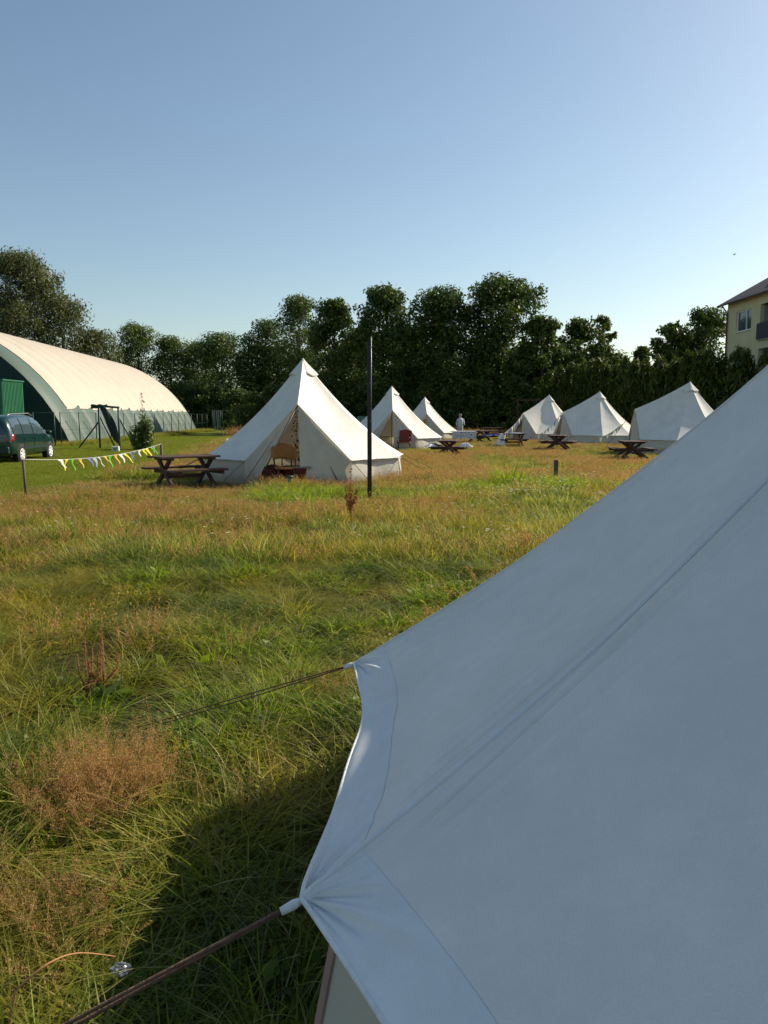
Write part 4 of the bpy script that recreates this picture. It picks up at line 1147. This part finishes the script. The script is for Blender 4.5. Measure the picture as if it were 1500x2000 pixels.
for yy, f in ((-4.5, .45), (-9, .55), (-6.0, .2)):
    xx = -ov + (HW / 2 + .65) * f; zz = HH + 3.35 * f * .985 + .04
    M3 = Matrix.Rotation(-math.atan2(3.2, HW / 2 + .65), 3, 'Y')
    MB().box((xx, yy, zz), (.35, 2.2, .06), M3).build('snow_guard', M['black'], hs)
MB().tube([(-.45, -.1, HH - .15), (-.10, -.2, HH - .7), (-.09, -.22, 0)], .055, 8).build('drainpipe', M['brown'], hs)
MB().tube([(-ov - .05, ov, HH - .1), (-ov - .05, -HL - ov, HH - .1)], .08, 8).build('gutter', M['brown'], hs)

# ------------------------------------------------------------------ trees
ORD = 'first second third fourth fifth sixth seventh eighth ninth tenth eleventh twelfth thirteenth fourteenth fifteenth sixteenth seventeenth eighteenth nineteenth twentieth twenty-first twenty-second twenty-third twenty-fourth twenty-fifth twenty-sixth'.split()
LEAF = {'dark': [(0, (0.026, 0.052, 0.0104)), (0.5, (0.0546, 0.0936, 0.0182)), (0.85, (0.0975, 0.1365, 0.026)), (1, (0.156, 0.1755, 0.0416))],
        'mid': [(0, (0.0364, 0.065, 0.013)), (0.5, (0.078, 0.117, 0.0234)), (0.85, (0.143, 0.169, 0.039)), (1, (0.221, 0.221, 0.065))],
        'birch': [(0, (0.04, 0.0525, 0.0175)), (0.5, (0.0813, 0.0975, 0.0325)), (0.85, (0.1375, 0.1438, 0.0562)), (1, (0.2125, 0.1875, 0.0875))],
        'thuja': [(0, (.022, .042, .007)), (.5, (.055, .080, .012)), (.85, (.11, .13, .020)), (1, (.16, .16, .03))]}
for k, st in LEAF.items(): M['leaf_' + k] = leafmat('leaves_' + k, st, .22 if k != 'thuja' else .22, .5, spec=.25)
def leaf_cloud(rg, centers, radii, n, size, droop=0.0, elong=1.0, upright=False):
    w = radii[:, 0] * radii[:, 1] + radii[:, 2] * radii[:, 0]; w = w / w.sum()
    li = rg.choice(len(centers), n, p=w)
    d = rg.normal(0, 1, (n, 3)); d /= np.linalg.norm(d, axis=1)[:, None]
    rr = rg.uniform(.25, 1, n) ** .5 * rg.uniform(.80, 1.15, n)
    p = centers[li] + d * radii[li] * rr[:, None]
    if droop: p[:, 2] -= droop * rg.uniform(0, 1, n) ** 2
    nr = d * .6 + rg.normal(0, .6, (n, 3)); nr[:, 2] += .35; nr /= np.linalg.norm(nr, axis=1)[:, None]
    t = rg.normal(0, 1, (n, 3))
    if upright: t = np.array([0, 0, 1.0]) + rg.normal(0, .35, (n, 3))
    if droop: t[:, 2] -= 1.2
    d1 = t - nr * (t * nr).sum(1)[:, None]; d1 /= np.linalg.norm(d1, axis=1)[:, None]; d2 = np.cross(nr, d1)
    s = size * rg.uniform(.5, 1.3, (n, 1)); a = s * elong; bb = s * .55
    Q = np.stack([p - d1 * a, p + d2 * bb + nr * s * .2 - d1 * a * .2, p + d1 * a, p - d2 * bb * .8 + nr * s * .1 + d1 * a * .15], 1).reshape(-1, 3)
    v = np.clip(rg.uniform(.0, 1, len(centers))[li] * .35 + rg.uniform(0, 1, n) * .65, 0, 1)
    return Q, np.arange(n * 4).reshape(n, 4), np.repeat(v, 4)
def tree(name, px, top, hw, Y_, kind, label, seed, n=7500, base=.06, leaf=.17, shape='round', group='trees behind the campsite', cat='tree', lobes=34, bark='bark'):
    """px: photo column, top: photo row of the highest leaf, hw: half width in photo pixels"""
    rg = np.random.default_rng(seed); rd = random.Random(seed)
    P = at(px, top, Y_); H = P.z; Wd = hw / 1550 * Y_ * (1.22 if cat == 'tree' else 1.0)
    root = thing(name, (P.x, Y_, 0), 0, label, cat, group)
    cs = []; rs = []
    for k in range(lobes):
        f = (k + rg.uniform(0, 1)) / lobes                   # height fraction in the crown
        z = H * (base + (1 - base) * f)
        if shape == 'round': wf = math.sin(math.pi * min(1, (f * .82 + .14))) ** .6
        elif shape == 'cone': wf = (1 - f) ** .75 + .08
        elif shape == 'tall': wf = math.sqrt(max(.02, 1 - max(0, (f - .62) / .40) ** 2)) * (.86 + .14 * math.sin(f * 9 + seed))
        elif shape == 'bush': wf = math.sqrt(max(.05, 1 - f ** 2))
        lr = Wd * rd.uniform(.24, .44)
        a = rg.uniform(0, 6.28); r = max(0, Wd * wf - lr * .6) * rg.uniform(.12, 1) ** .5
        z = min(z, H - lr * .75)
        cs.append((r * math.cos(a), r * math.sin(a), max(z, lr * .6))); rs.append((lr * rd.uniform(.8, 1.3), lr * rd.uniform(.8, 1.3), lr * rd.uniform(.55, .95)))
    cs.append((rd.uniform(-.15, .15) * Wd, 0, H - Wd * .22)); rs.append((Wd * .26, Wd * .26, Wd * .24))
    # twigs sticking out: small loose tufts around the outline
    for k in range(lobes):
        i = rd.randrange(lobes); a = rd.uniform(0, 6.28); c = cs[i]; R_ = rs[i]
        zz = rd.uniform(-.1, .9)
        q = (c[0] + R_[0] * 1.12 * math.cos(a) * math.sqrt(1 - zz * zz * .9), c[1] + R_[1] * 1.12 * math.sin(a), c[2] + R_[2] * 1.15 * zz); s_ = R_[0] * rd.uniform(.22, .38)
        if q[2] + s_ > H * 1.01: continue
        cs.append(q); rs.append((s_, s_, s_ * 1.3))
    cs = np.array(cs); rs = np.array(rs)
    Q, F, v = leaf_cloud(rg, cs, rs, n, leaf, droop=.9 if kind == 'birch' else 0, elong=1.5 if kind == 'birch' else 1.0)
    np_mesh('crown', Q, F, M['leaf_' + kind], root, attrs={'v': v})
    if cat == 'tree':
        tb = MB(); r0 = .016 * H + .05; hh = H * .80
        pts = [Vector((rd.uniform(-.03, .03) * H * .3 * k / 6, rd.uniform(-.03, .03) * H * .3 * k / 6, hh * k / 6 - (.1 if k == 0 else 0))) for k in range(7)]
        tb.tube(pts, [r0 * (1.25 if k == 0 else 1 - .8 * k / 6) for k in range(7)], 8)
        idx = rg.permutation(lobes)[:12]
        for i in idx:
            c = Vector(cs[i]); zf = min(.95, max(.15, (c.z / hh) * .62)); k = int(zf * 6); a = pts[k].lerp(pts[min(6, k + 1)], zf * 6 - k)
            mid = a.lerp(c, .5) + Vector((0, 0, -.05 * H * .3)); rb = r0 * (1 - .8 * zf) * .5
            tb.tube([a, mid, c], [rb, rb * .7, rb * .25], 6)
        tb.build('trunk', M[bark], root)
    return root
TR = [  # name, px, top, hw, Y, kind, label, n, shape
 ('birch_tree', 26, 486, 84, 92, 'birch', 'tallest birch behind the dome hall at the left edge', 26000, 'round'),
 ('birch_tree', -75, 520, 80, 96, 'birch', 'birch mostly cut off by the left edge of the picture', 8000, 'tall'),
 ('birch_tree', 118, 572, 66, 94, 'birch', 'medium birch right of the tallest one, behind the dome hall', 9000, 'round'),
 ('birch_tree', 182, 638, 56, 96, 'birch', 'lowest birch sloping down behind the dome hall roof', 6000, 'round'),
 ('broadleaf_tree', 268, 632, 52, 112, 'mid', 'sunlit bushy tree just right of the dome hall roof', 9000, 'round'),
 ('broadleaf_tree', 332, 655, 46, 112, 'mid', 'lighter tree with drooping side leaning over the hall end', 8000, 'round'),
 ('broadleaf_tree', 432, 648, 66, 108, 'dark', 'rounded dark tree between the dome hall and the nearest tent', 9500, 'round'),
 ('broadleaf_tree', 385, 665, 50, 114, 'mid', 'dark tree set back behind the fence end', 6500, 'round'),
 ('broadleaf_tree', 518, 622, 52, 104, 'dark', 'dark tree left of the nearest tent top', 8000, 'round'),
 ('birch_tree', 585, 577, 50, 100, 'mid', 'birch with wispy top above the nearest tent', 9000, 'tall'),
 ('broadleaf_tree', 652, 582, 50, 74, 'dark', 'narrow dark tree just left of the black pole top', 9000, 'tall'),
 ('broadleaf_tree', 748, 558, 62, 72, 'dark', 'tall tree with rounded head directly behind the black pole', 11000, 'tall'),
 ('broadleaf_tree', 862, 562, 74, 72, 'dark', 'wide dark tree between the pole and the tallest central tree', 13000, 'tall'),
 ('broadleaf_tree', 975, 540, 78, 72, 'dark', 'tallest and widest tree of the central group', 16000, 'tall'),
 ('broadleaf_tree', 1058, 618, 46, 70, 'dark', 'lower tree on the right flank of the tallest central tree', 6500, 'round'),
 ('broadleaf_tree', 1130, 622, 50, 74, 'dark', 'thin-crowned tree with sky gaps above the farthest right tent', 5200, 'tall'),
 ('birch_tree', 1180, 616, 24, 75, 'mid', 'slim wispy tree at the right end of the central group', 2600, 'tall'),
 ('broadleaf_tree', 1205, 690, 26, 78, 'mid', 'small pale tree low in the gap beside the hedge', 2200, 'round'),
 ('broadleaf_tree', 1256, 676, 26, 82, 'mid', 'small light tree rising over the hedge in the gap', 2600, 'round'),
 ('broadleaf_tree', 1316, 632, 36, 70, 'dark', 'open-branched tree left of the yellow house', 4200, 'tall'),
 ('broadleaf_tree', 1372, 600, 50, 72, 'dark', 'tall open tree touching the yellow house roof edge', 7500, 'tall'),
 ('broadleaf_tree', 700, 640, 44, 86, 'dark', 'dark filler tree seen between the pole trees', 6000, 'round'),
 ('broadleaf_tree', 810, 640, 44, 84, 'dark', 'shaded tree in the notch right of the black pole', 6000, 'round'),
]
for i, (nm, px, top, hw, Y_, kind, lab, n, shp) in enumerate(TR):
    tree(nm, px, top, hw, Y_, kind, lab, 100 + i, n=int(n * 1.9), shape=shp, bark='birch_bark' if nm == 'birch_tree' else 'bark', base=.10, leaf=(.14 if kind == 'birch' else .19 if n < 7000 else .165), lobes=44 if n < 7000 else 64)
# dark undergrowth at the foot of the trees: shrubs
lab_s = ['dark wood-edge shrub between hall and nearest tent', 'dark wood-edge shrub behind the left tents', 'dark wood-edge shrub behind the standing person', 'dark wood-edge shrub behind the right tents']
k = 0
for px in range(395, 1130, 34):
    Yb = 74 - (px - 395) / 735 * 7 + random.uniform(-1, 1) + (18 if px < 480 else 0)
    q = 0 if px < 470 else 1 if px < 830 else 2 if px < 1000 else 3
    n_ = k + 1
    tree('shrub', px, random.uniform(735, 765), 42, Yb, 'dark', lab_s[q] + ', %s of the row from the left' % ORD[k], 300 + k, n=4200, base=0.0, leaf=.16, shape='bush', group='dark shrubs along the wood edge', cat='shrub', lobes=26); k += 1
for px in range(230, 400, 40):
    tree('shrub', px, 745 + (px % 7) * 2, 45, 93, 'dark', 'dark shrub behind the far end of the dome hall, %s from the left' % ORD[k % 22], 340 + k, n=3200, base=0.0, leaf=.18, shape='bush', group='dark shrubs behind the far end of the dome hall', cat='shrub', lobes=24); k += 1
# second, deeper row to close the wood
k = 0
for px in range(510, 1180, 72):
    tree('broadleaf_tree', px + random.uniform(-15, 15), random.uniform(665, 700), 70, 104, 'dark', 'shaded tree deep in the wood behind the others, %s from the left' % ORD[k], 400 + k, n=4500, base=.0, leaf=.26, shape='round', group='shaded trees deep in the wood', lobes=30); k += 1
# tall conifer hedge on the right
ha = Vector((13.9, 67.0, 0)); hb = Vector((21.8, 41.0, 0)); NH = 26
for i in range(NH):
    f = i / (NH - 1); p = ha.lerp(hb, f) + Vector((random.uniform(-.2, .2), random.uniform(-.3, .3), 0)); H = 5.6 + random.uniform(-.35, .35)
    rg = np.random.default_rng(500 + i)
    lab = 'dense upright conifer, %s from the left in the tall hedge' % ORD[i]
    root = thing('hedge_conifer', (p.x, p.y, 0), random.uniform(0, 6), lab, 'conifer', 'conifers of the tall hedge')
    cs = []; rs = []
    for k in range(34):
        g_ = k / 33; wr = 1.0 * (1 - g_) ** .45 + .12; a = k * 2.4 + i; r = wr * .55
        lr = .50 * (1 - g_ * .45)
        cs.append((r * math.cos(a), r * math.sin(a), .3 + (H - .75) * g_)); rs.append((lr, lr, lr * 1.7))
    Q, F, v = leaf_cloud(rg, np.array(cs), np.array(rs), 3400, .12, elong=1.9, upright=True)
    np_mesh('foliage', Q, F, M['leaf_thuja'], root, attrs={'v': v})
    MB().tube([(0, 0, -.05), (0, 0, H * .8)], [.12, .03], 7).build('trunk', M['bark'], root)
# young bush in front of the dome
def young_bush(px, Y_, H, W, label, seed, n=900):
    rg = np.random.default_rng(seed); p = Vector(((px - 750) / 1550 * Y_ * math.cos(PITCH), Y_, 0))
    root = thing('young_tree', p, 0, label, 'young tree')
    cs = []; rs = []; tb = MB()
    for k in range(14):
        a = rg.uniform(0, 6.28); hh = H * rg.uniform(.32, .66) if k else H; sp = W * rg.uniform(.2, 1) if k else W * .05
        pts = [Vector((sp * (f ** .6) * math.cos(a), sp * (f ** .6) * math.sin(a), hh * f)) for f in (0, .3, .6, 1)]
        tb.tube(pts, [.022, .016, .011, .004], 6)
        for f in np.linspace(.12, 1, 14):
            j = min(2, int(f * 3)); q_ = pts[j].lerp(pts[j + 1], f * 3 - j) if f < 1 else pts[3]
            cs.append(tuple(q_)); s_ = (.10 + .22 * (1 - q_.z / H)) * rg.uniform(.6, 1.2); rs.append((s_, s_, s_))
    Q, F, v = leaf_cloud(rg, np.array(cs), np.array(rs), n, .07); np_mesh('leaves', Q, F, M['leaf_mid'], root, attrs={'v': v}); tb.build('stem', M['bark'], root)
young_bush(279, 36.5, 2.55, .62, 'leafy young tree with a tall thin top in front of the dome hall', 61, 5200)
M['weed'] = M['leaf_mid']
# weeds along the hall skirt
PX = []; PI_ = []; PR = []; PS = []
n = 900; f = rng.uniform(0, 1, n); bx = fA.x + (fB.x - fA.x) * f + rng.normal(0, .35, n); by = fA.y + (fB.y - fA.y) * f
s = rng.uniform(1.0, 1.7, n)
make_stuff('hall_edge_grass', far, M['grass'], np.stack([bx, by, bx * 0], -1), rng.integers(0, 6, n), rng.uniform(0, 6, n), np.stack([s, s, s * .75], -1), 'rough uncut grass along the foot of the hall fence', 'grass')

# ------------------------------------------------------------------ docks, stalks and small things in the grass
M['dock'] = leafmat('dock_seeds', [(0, (.16, .05, .018)), (.6, (.28, .10, .035)), (1, (.38, .17, .07))], .2, .8)
def dock(px, py_base, h, label, seed, k=1.0, mt='dock'):
    rg = np.random.default_rng(seed); p = gpt(px, py_base); root = thing('dock_plant', (p.x, p.y, 0), 0, label, 'weed')
    tb = MB(); cs = []; rs = []
    for j in range(5):
        a = rg.uniform(0, 6.28); hh = h * (1 if j == 0 else rg.uniform(.6, .85)); z0 = 0 if j == 0 else h * rg.uniform(.25, .4); sp = .0 if j == 0 else .07
        pts = [Vector((0, 0, z0)), Vector((sp * math.cos(a), sp * math.sin(a), (z0 + hh) / 2)), Vector((sp * 1.2 * math.cos(a), sp * 1.2 * math.sin(a), hh))]
        tb.tube(pts, [.005, .004, .002], 5)
        for f in np.linspace(.35 if j == 0 else .2, 1, 16): 
            q_ = pts[0].lerp(pts[1], f * 2) if f < .5 else pts[1].lerp(pts[2], f * 2 - 1); cs.append(tuple(q_)); rs.append((.018 * k * (1.3 - f * .8),) * 2 + (.02,))
    Q, F, v = leaf_cloud(rg, np.array(cs), np.array(rs), 900, .006 * k); np_mesh('seed_spike', Q, F, M[mt], root, attrs={'v': v})
    tb.build('stem', M['dock_stem'], root)
    Q, F, v = leaf_cloud(rg, np.array([(0, 0, .08)]), np.array([(.12, .12, .08)]), 10, .06, elong=1.6); np_mesh('leaf', Q, F, M['leaf_mid'], root, attrs={'v': v})
M['dock_stem'] = simple('dock_stem', (.17, .06, .03), .8)
dock(686, 1045, .98, 'tall red-brown dock plant standing just left of the black pole', 1, 2.3)
M['dock_pale'] = leafmat('pale_dock_seeds', [(0, (.26, .12, .05)), (1, (.50, .27, .13))], .35, .8)
dock(205, 1390, .46, 'red-brown dock spike in the left foreground, right one of the pair', 2, .8, 'dock_pale')
dock(172, 1400, .44, 'red-brown dock spike in the left foreground, left one of the pair', 3, .8, 'dock_pale')
# bent dry stalk bottom left
sk = MB(); P = [at(30, 1935, 1.80), at(90, 1885, 1.84), at(150, 1862, 1.90), at(225, 1868, 1.97)]
pts = []
for k in range(25):
    f = k / 24 * 3; i = min(2, int(f)); t_ = f - i; p0 = P[max(0, i - 1)]; p1 = P[i]; p2 = P[i + 1]; p3 = P[min(3, i + 2)]
    pts.append(.5 * ((2 * p1) + (p2 - p0) * t_ + (2 * p0 - 5 * p1 + 4 * p2 - p3) * t_ ** 2 + (3 * p1 - p0 - 3 * p2 + p3) * t_ ** 3))
sk.tube([pts[0] - Vector((.05, .02, .25))] + pts, [.0035] + [.0035 - .0022 * k / 24 for k in range(25)], 6)
so = sk.build('dry_stalk', simple('orange_straw', (.45, .22, .09), .7)); tag(so, 'bent dry orange grass stalk arching at the bottom left', 'stalk')
# crumpled clear wrapper
wp = MB(); wp.ellipsoid((0, 0, 0), (.026, .018, .013), 14, 9, .4); M['film'] = simple('clear_film', (.42, .44, .46), .3, .2, 30, spec=.5)
M['film'].node_tree.nodes['Principled BSDF'].inputs['Transmission Weight'].default_value = .6
wo_ = wp.build('plastic_wrapper', M['film']); wo_.location = at(237, 1893, 1.93); tag(wo_, 'small crumpled clear plastic wrapper lying in the grass at bottom left', 'wrapper')
for p_ in wo_.data.polygons: p_.use_smooth = False

# green covered pen far behind, wooden frame, marker by the lawn
gc = thing('garden_shelter', (at(707, 815, 66).x, 66, 0), 0, 'small pale green shelter far off between the black pole and the second tent', 'shelter')
MB().box((0, 0, .75), (.75, .6, 1.45)).build('cover', simple('green_tarpaulin', (.12, .25, .19), .7), gc, bevel=.03)
MB().box((0, 0, 1.51), (.85, .7, .05)).build('roof', simple('green_tarpaulin_top', (.16, .30, .23), .7), gc)
wf = thing('timber_goal', (at(1033, 812, 60).x, 60, 0), 0, 'brown wooden goal-like frame at the wood edge behind the bunting tent', 'frame')
for sx in (-1, 1): MB().box((sx * .85, 0, 1.35), (.12, .12, 2.7)).build('post', M['wood_dark'], wf)
MB().box((0, 0, 2.76), (1.95, .14, .12)).build('beam', M['wood_dark'], wf)
mk = thing('marker_post', (at(438, 880, 30).x, 30, 0), 0, 'small wooden stake at the lawn edge left of the nearest tent', 'post')
MB().box((0, 0, .3), (.05, .05, .62)).build('shaft', M['wood_post'], mk)
fb = MB()
for k in range(7): fb.ellipsoid((random.uniform(-.14, .14), random.uniform(-.1, .1), random.uniform(.62, .78)), (.05, .05, .045), 8, 5, .1)
fo_ = thing('flower_tuft', (at(448, 870, 30).x, 30, 0), 0, 'clump of white flowers beside the small stake left of the nearest tent', 'flowers')
fb.build('blossom', M['petal'], fo_)
fs_ = MB()
for k in range(6): fs_.tube([(0, 0, 0), (random.uniform(-.12, .12), 0, .66)], .006, 5)
fs_.build('stem', M['dock_stem'], fo_)
tr = thing('bird', at(1434, 497, 60), R(40), 'tiny dark bird high in the sky at the right', 'bird')
bd = MB(); bd.ellipsoid((0, 0, 0), (.10, .04, .04), 10, 7)
bd.tube([(.09, 0, .01), (.13, 0, .015), (.16, 0, .0)], [.025, .025, .004], 6); bd.add([(-.08, -.015, 0), (-.18, -.04, 0), (-.18, .04, 0), (-.08, .015, 0)], [(0, 1, 2, 3)])
bd.build('body', M['black'], tr)
for sy in (-1, 1): MB().add([(.05, sy * .03, .01), (-.04, sy * .03, .01), (-.10, sy * .2, .06), (-.02, sy * .17, .06)], [(0, 1, 2, 3)]).build('wing', M['black'], tr, thick=.006)

# ------------------------------------------------------------------ person
def person():
    Y_ = 52.0; x = at(899, 812, Y_).x
    t = thing('person', (x, Y_, 0), R(20), 'person in pale grey clothes standing far off before the dark trees', 'person')
    me = bpy.data.meshes.new('body')
    V = [(0, 0, .92), (0, 0, 1.12), (0, .01, 1.30), (0, 0, 1.42), (0, -.015, 1.50), (0, -.02, 1.60), (0, -.01, 1.68),
         (.18, 0, 1.38), (.25, -.02, 1.13), (.20, -.18, 1.02), (.17, -.26, 1.03),
         (-.18, 0, 1.38), (-.25, .02, 1.12), (-.24, -.05, .90), (-.235, -.08, .82),
         (.09, 0, .86), (.11, -.01, .48), (.12, .03, .09), (.13, -.09, .04),
         (-.09, 0, .86), (-.11, .02, .48), (-.11, .05, .09), (-.12, -.07, .04)]
    E = [(0, 1), (1, 2), (2, 3), (3, 4), (4, 5), (5, 6), (2, 7), (7, 8), (8, 9), (9, 10), (2, 11), (11, 12), (12, 13), (13, 14), (0, 15), (15, 16), (16, 17), (17, 18), (0, 19), (19, 20), (20, 21), (21, 22)]
    RD = [.14, .135, .15, .08, .055, .095, .07, .065, .045, .032, .025, .065, .045, .032, .025, .09, .062, .042, .035, .09, .062, .042, .035]
    # fingers: short chains rooted in each hand
    for hand, dirv in ((10, (.0, -1, 0)), (14, (0, -.2, -1))):
        hx, hy, hz = V[hand]
        for k in range(5):
            o = (k - 2) * .016; L = (.05, .075, .08, .075, .06)[k]
            a = (hx + o, hy + dirv[1] * .04, hz + dirv[2] * .04); b = (hx + o * 1.2, hy + dirv[1] * (.04 + L), hz + dirv[2] * (.04 + L) - .015)
            V += [a, b]; E += [(hand, len(V) - 2), (len(V) - 2, len(V) - 1)]; RD += [.009, .007]
    me.from_pydata(V, E, []); me.update(); me.materials.append(M['skin'])
    o = bpy.data.objects.new('body', me); C.objects.link(o); o.parent = t
    sk = o.modifiers.new('skin', 'SKIN'); sv = me.skin_vertices[0].data
    for i, r in enumerate(RD): sv[i].radius = (r, r * (.72 if i in (0, 1, 2) else 1)); sv[i].use_root = (i == 0)
    ss = o.modifiers.new('sub', 'SUBSURF'); ss.levels = ss.render_levels = 1
    sh = MB(); sh.lathe([(.17, .86), (.185, .95), (.18, 1.15), (.20, 1.32), (.13, 1.44), (.06, 1.47)], 20, Matrix.Diagonal((1.05, .82, 1, 1)))
    sh.tube([(.17, 0, 1.38), (.25, -.02, 1.13), (.21, -.15, 1.04)], [.085, .065, .055], 10, False); sh.tube([(-.17, 0, 1.38), (-.255, .02, 1.12), (-.245, -.03, .97)], [.085, .065, .055], 10, False)
    sh.build('shirt', M['greyshirt'], t)
    tr_ = MB()
    for sx in (-1, 1): tr_.tube([(sx * .08, 0, .93), (sx * .10, 0, .5), (sx * .115, .03, .08)], [.115, .085, .07], 10, False)
    tr_.lathe([(.165, .82), (.18, .92), (.17, .97)], 18, Matrix.Diagonal((1, .82, 1, 1))); tr_.build('trousers', M['greytrouser'], t)
    hb_ = MB(); hb_.ellipsoid((0, .012, 1.655), (.092, .105, .085), 14, 8); hb_.build('hair', simple('grey_hair', (.25, .22, .19), .9), t)
    fc = MB(); fc.tube([(0, -.115, 1.63), (0, -.135, 1.60)], [.008, .014], 6)
    for sx in (-1, 1): fc.ellipsoid((sx * .095, 0, 1.615), (.012, .02, .03), 8, 5)
    fc.ellipsoid((0, -.11, 1.565), (.025, .01, .006), 8, 5); fc.build('face', M['skin'], t)
    ey = MB()
    for sx in (-1, 1): ey.ellipsoid((sx * .035, -.108, 1.63), (.012, .008, .008), 8, 5)
    ey.build('eye', M['black'], t)
M['skin'] = simple('skin', (.50, .30, .22), .6, .08)
M['greyshirt'] = simple('pale_grey_shirt', (.50, .54, .58), .9, .08)
M['greytrouser'] = simple('pale_trousers', (.42, .46, .48), .9, .08)
person()
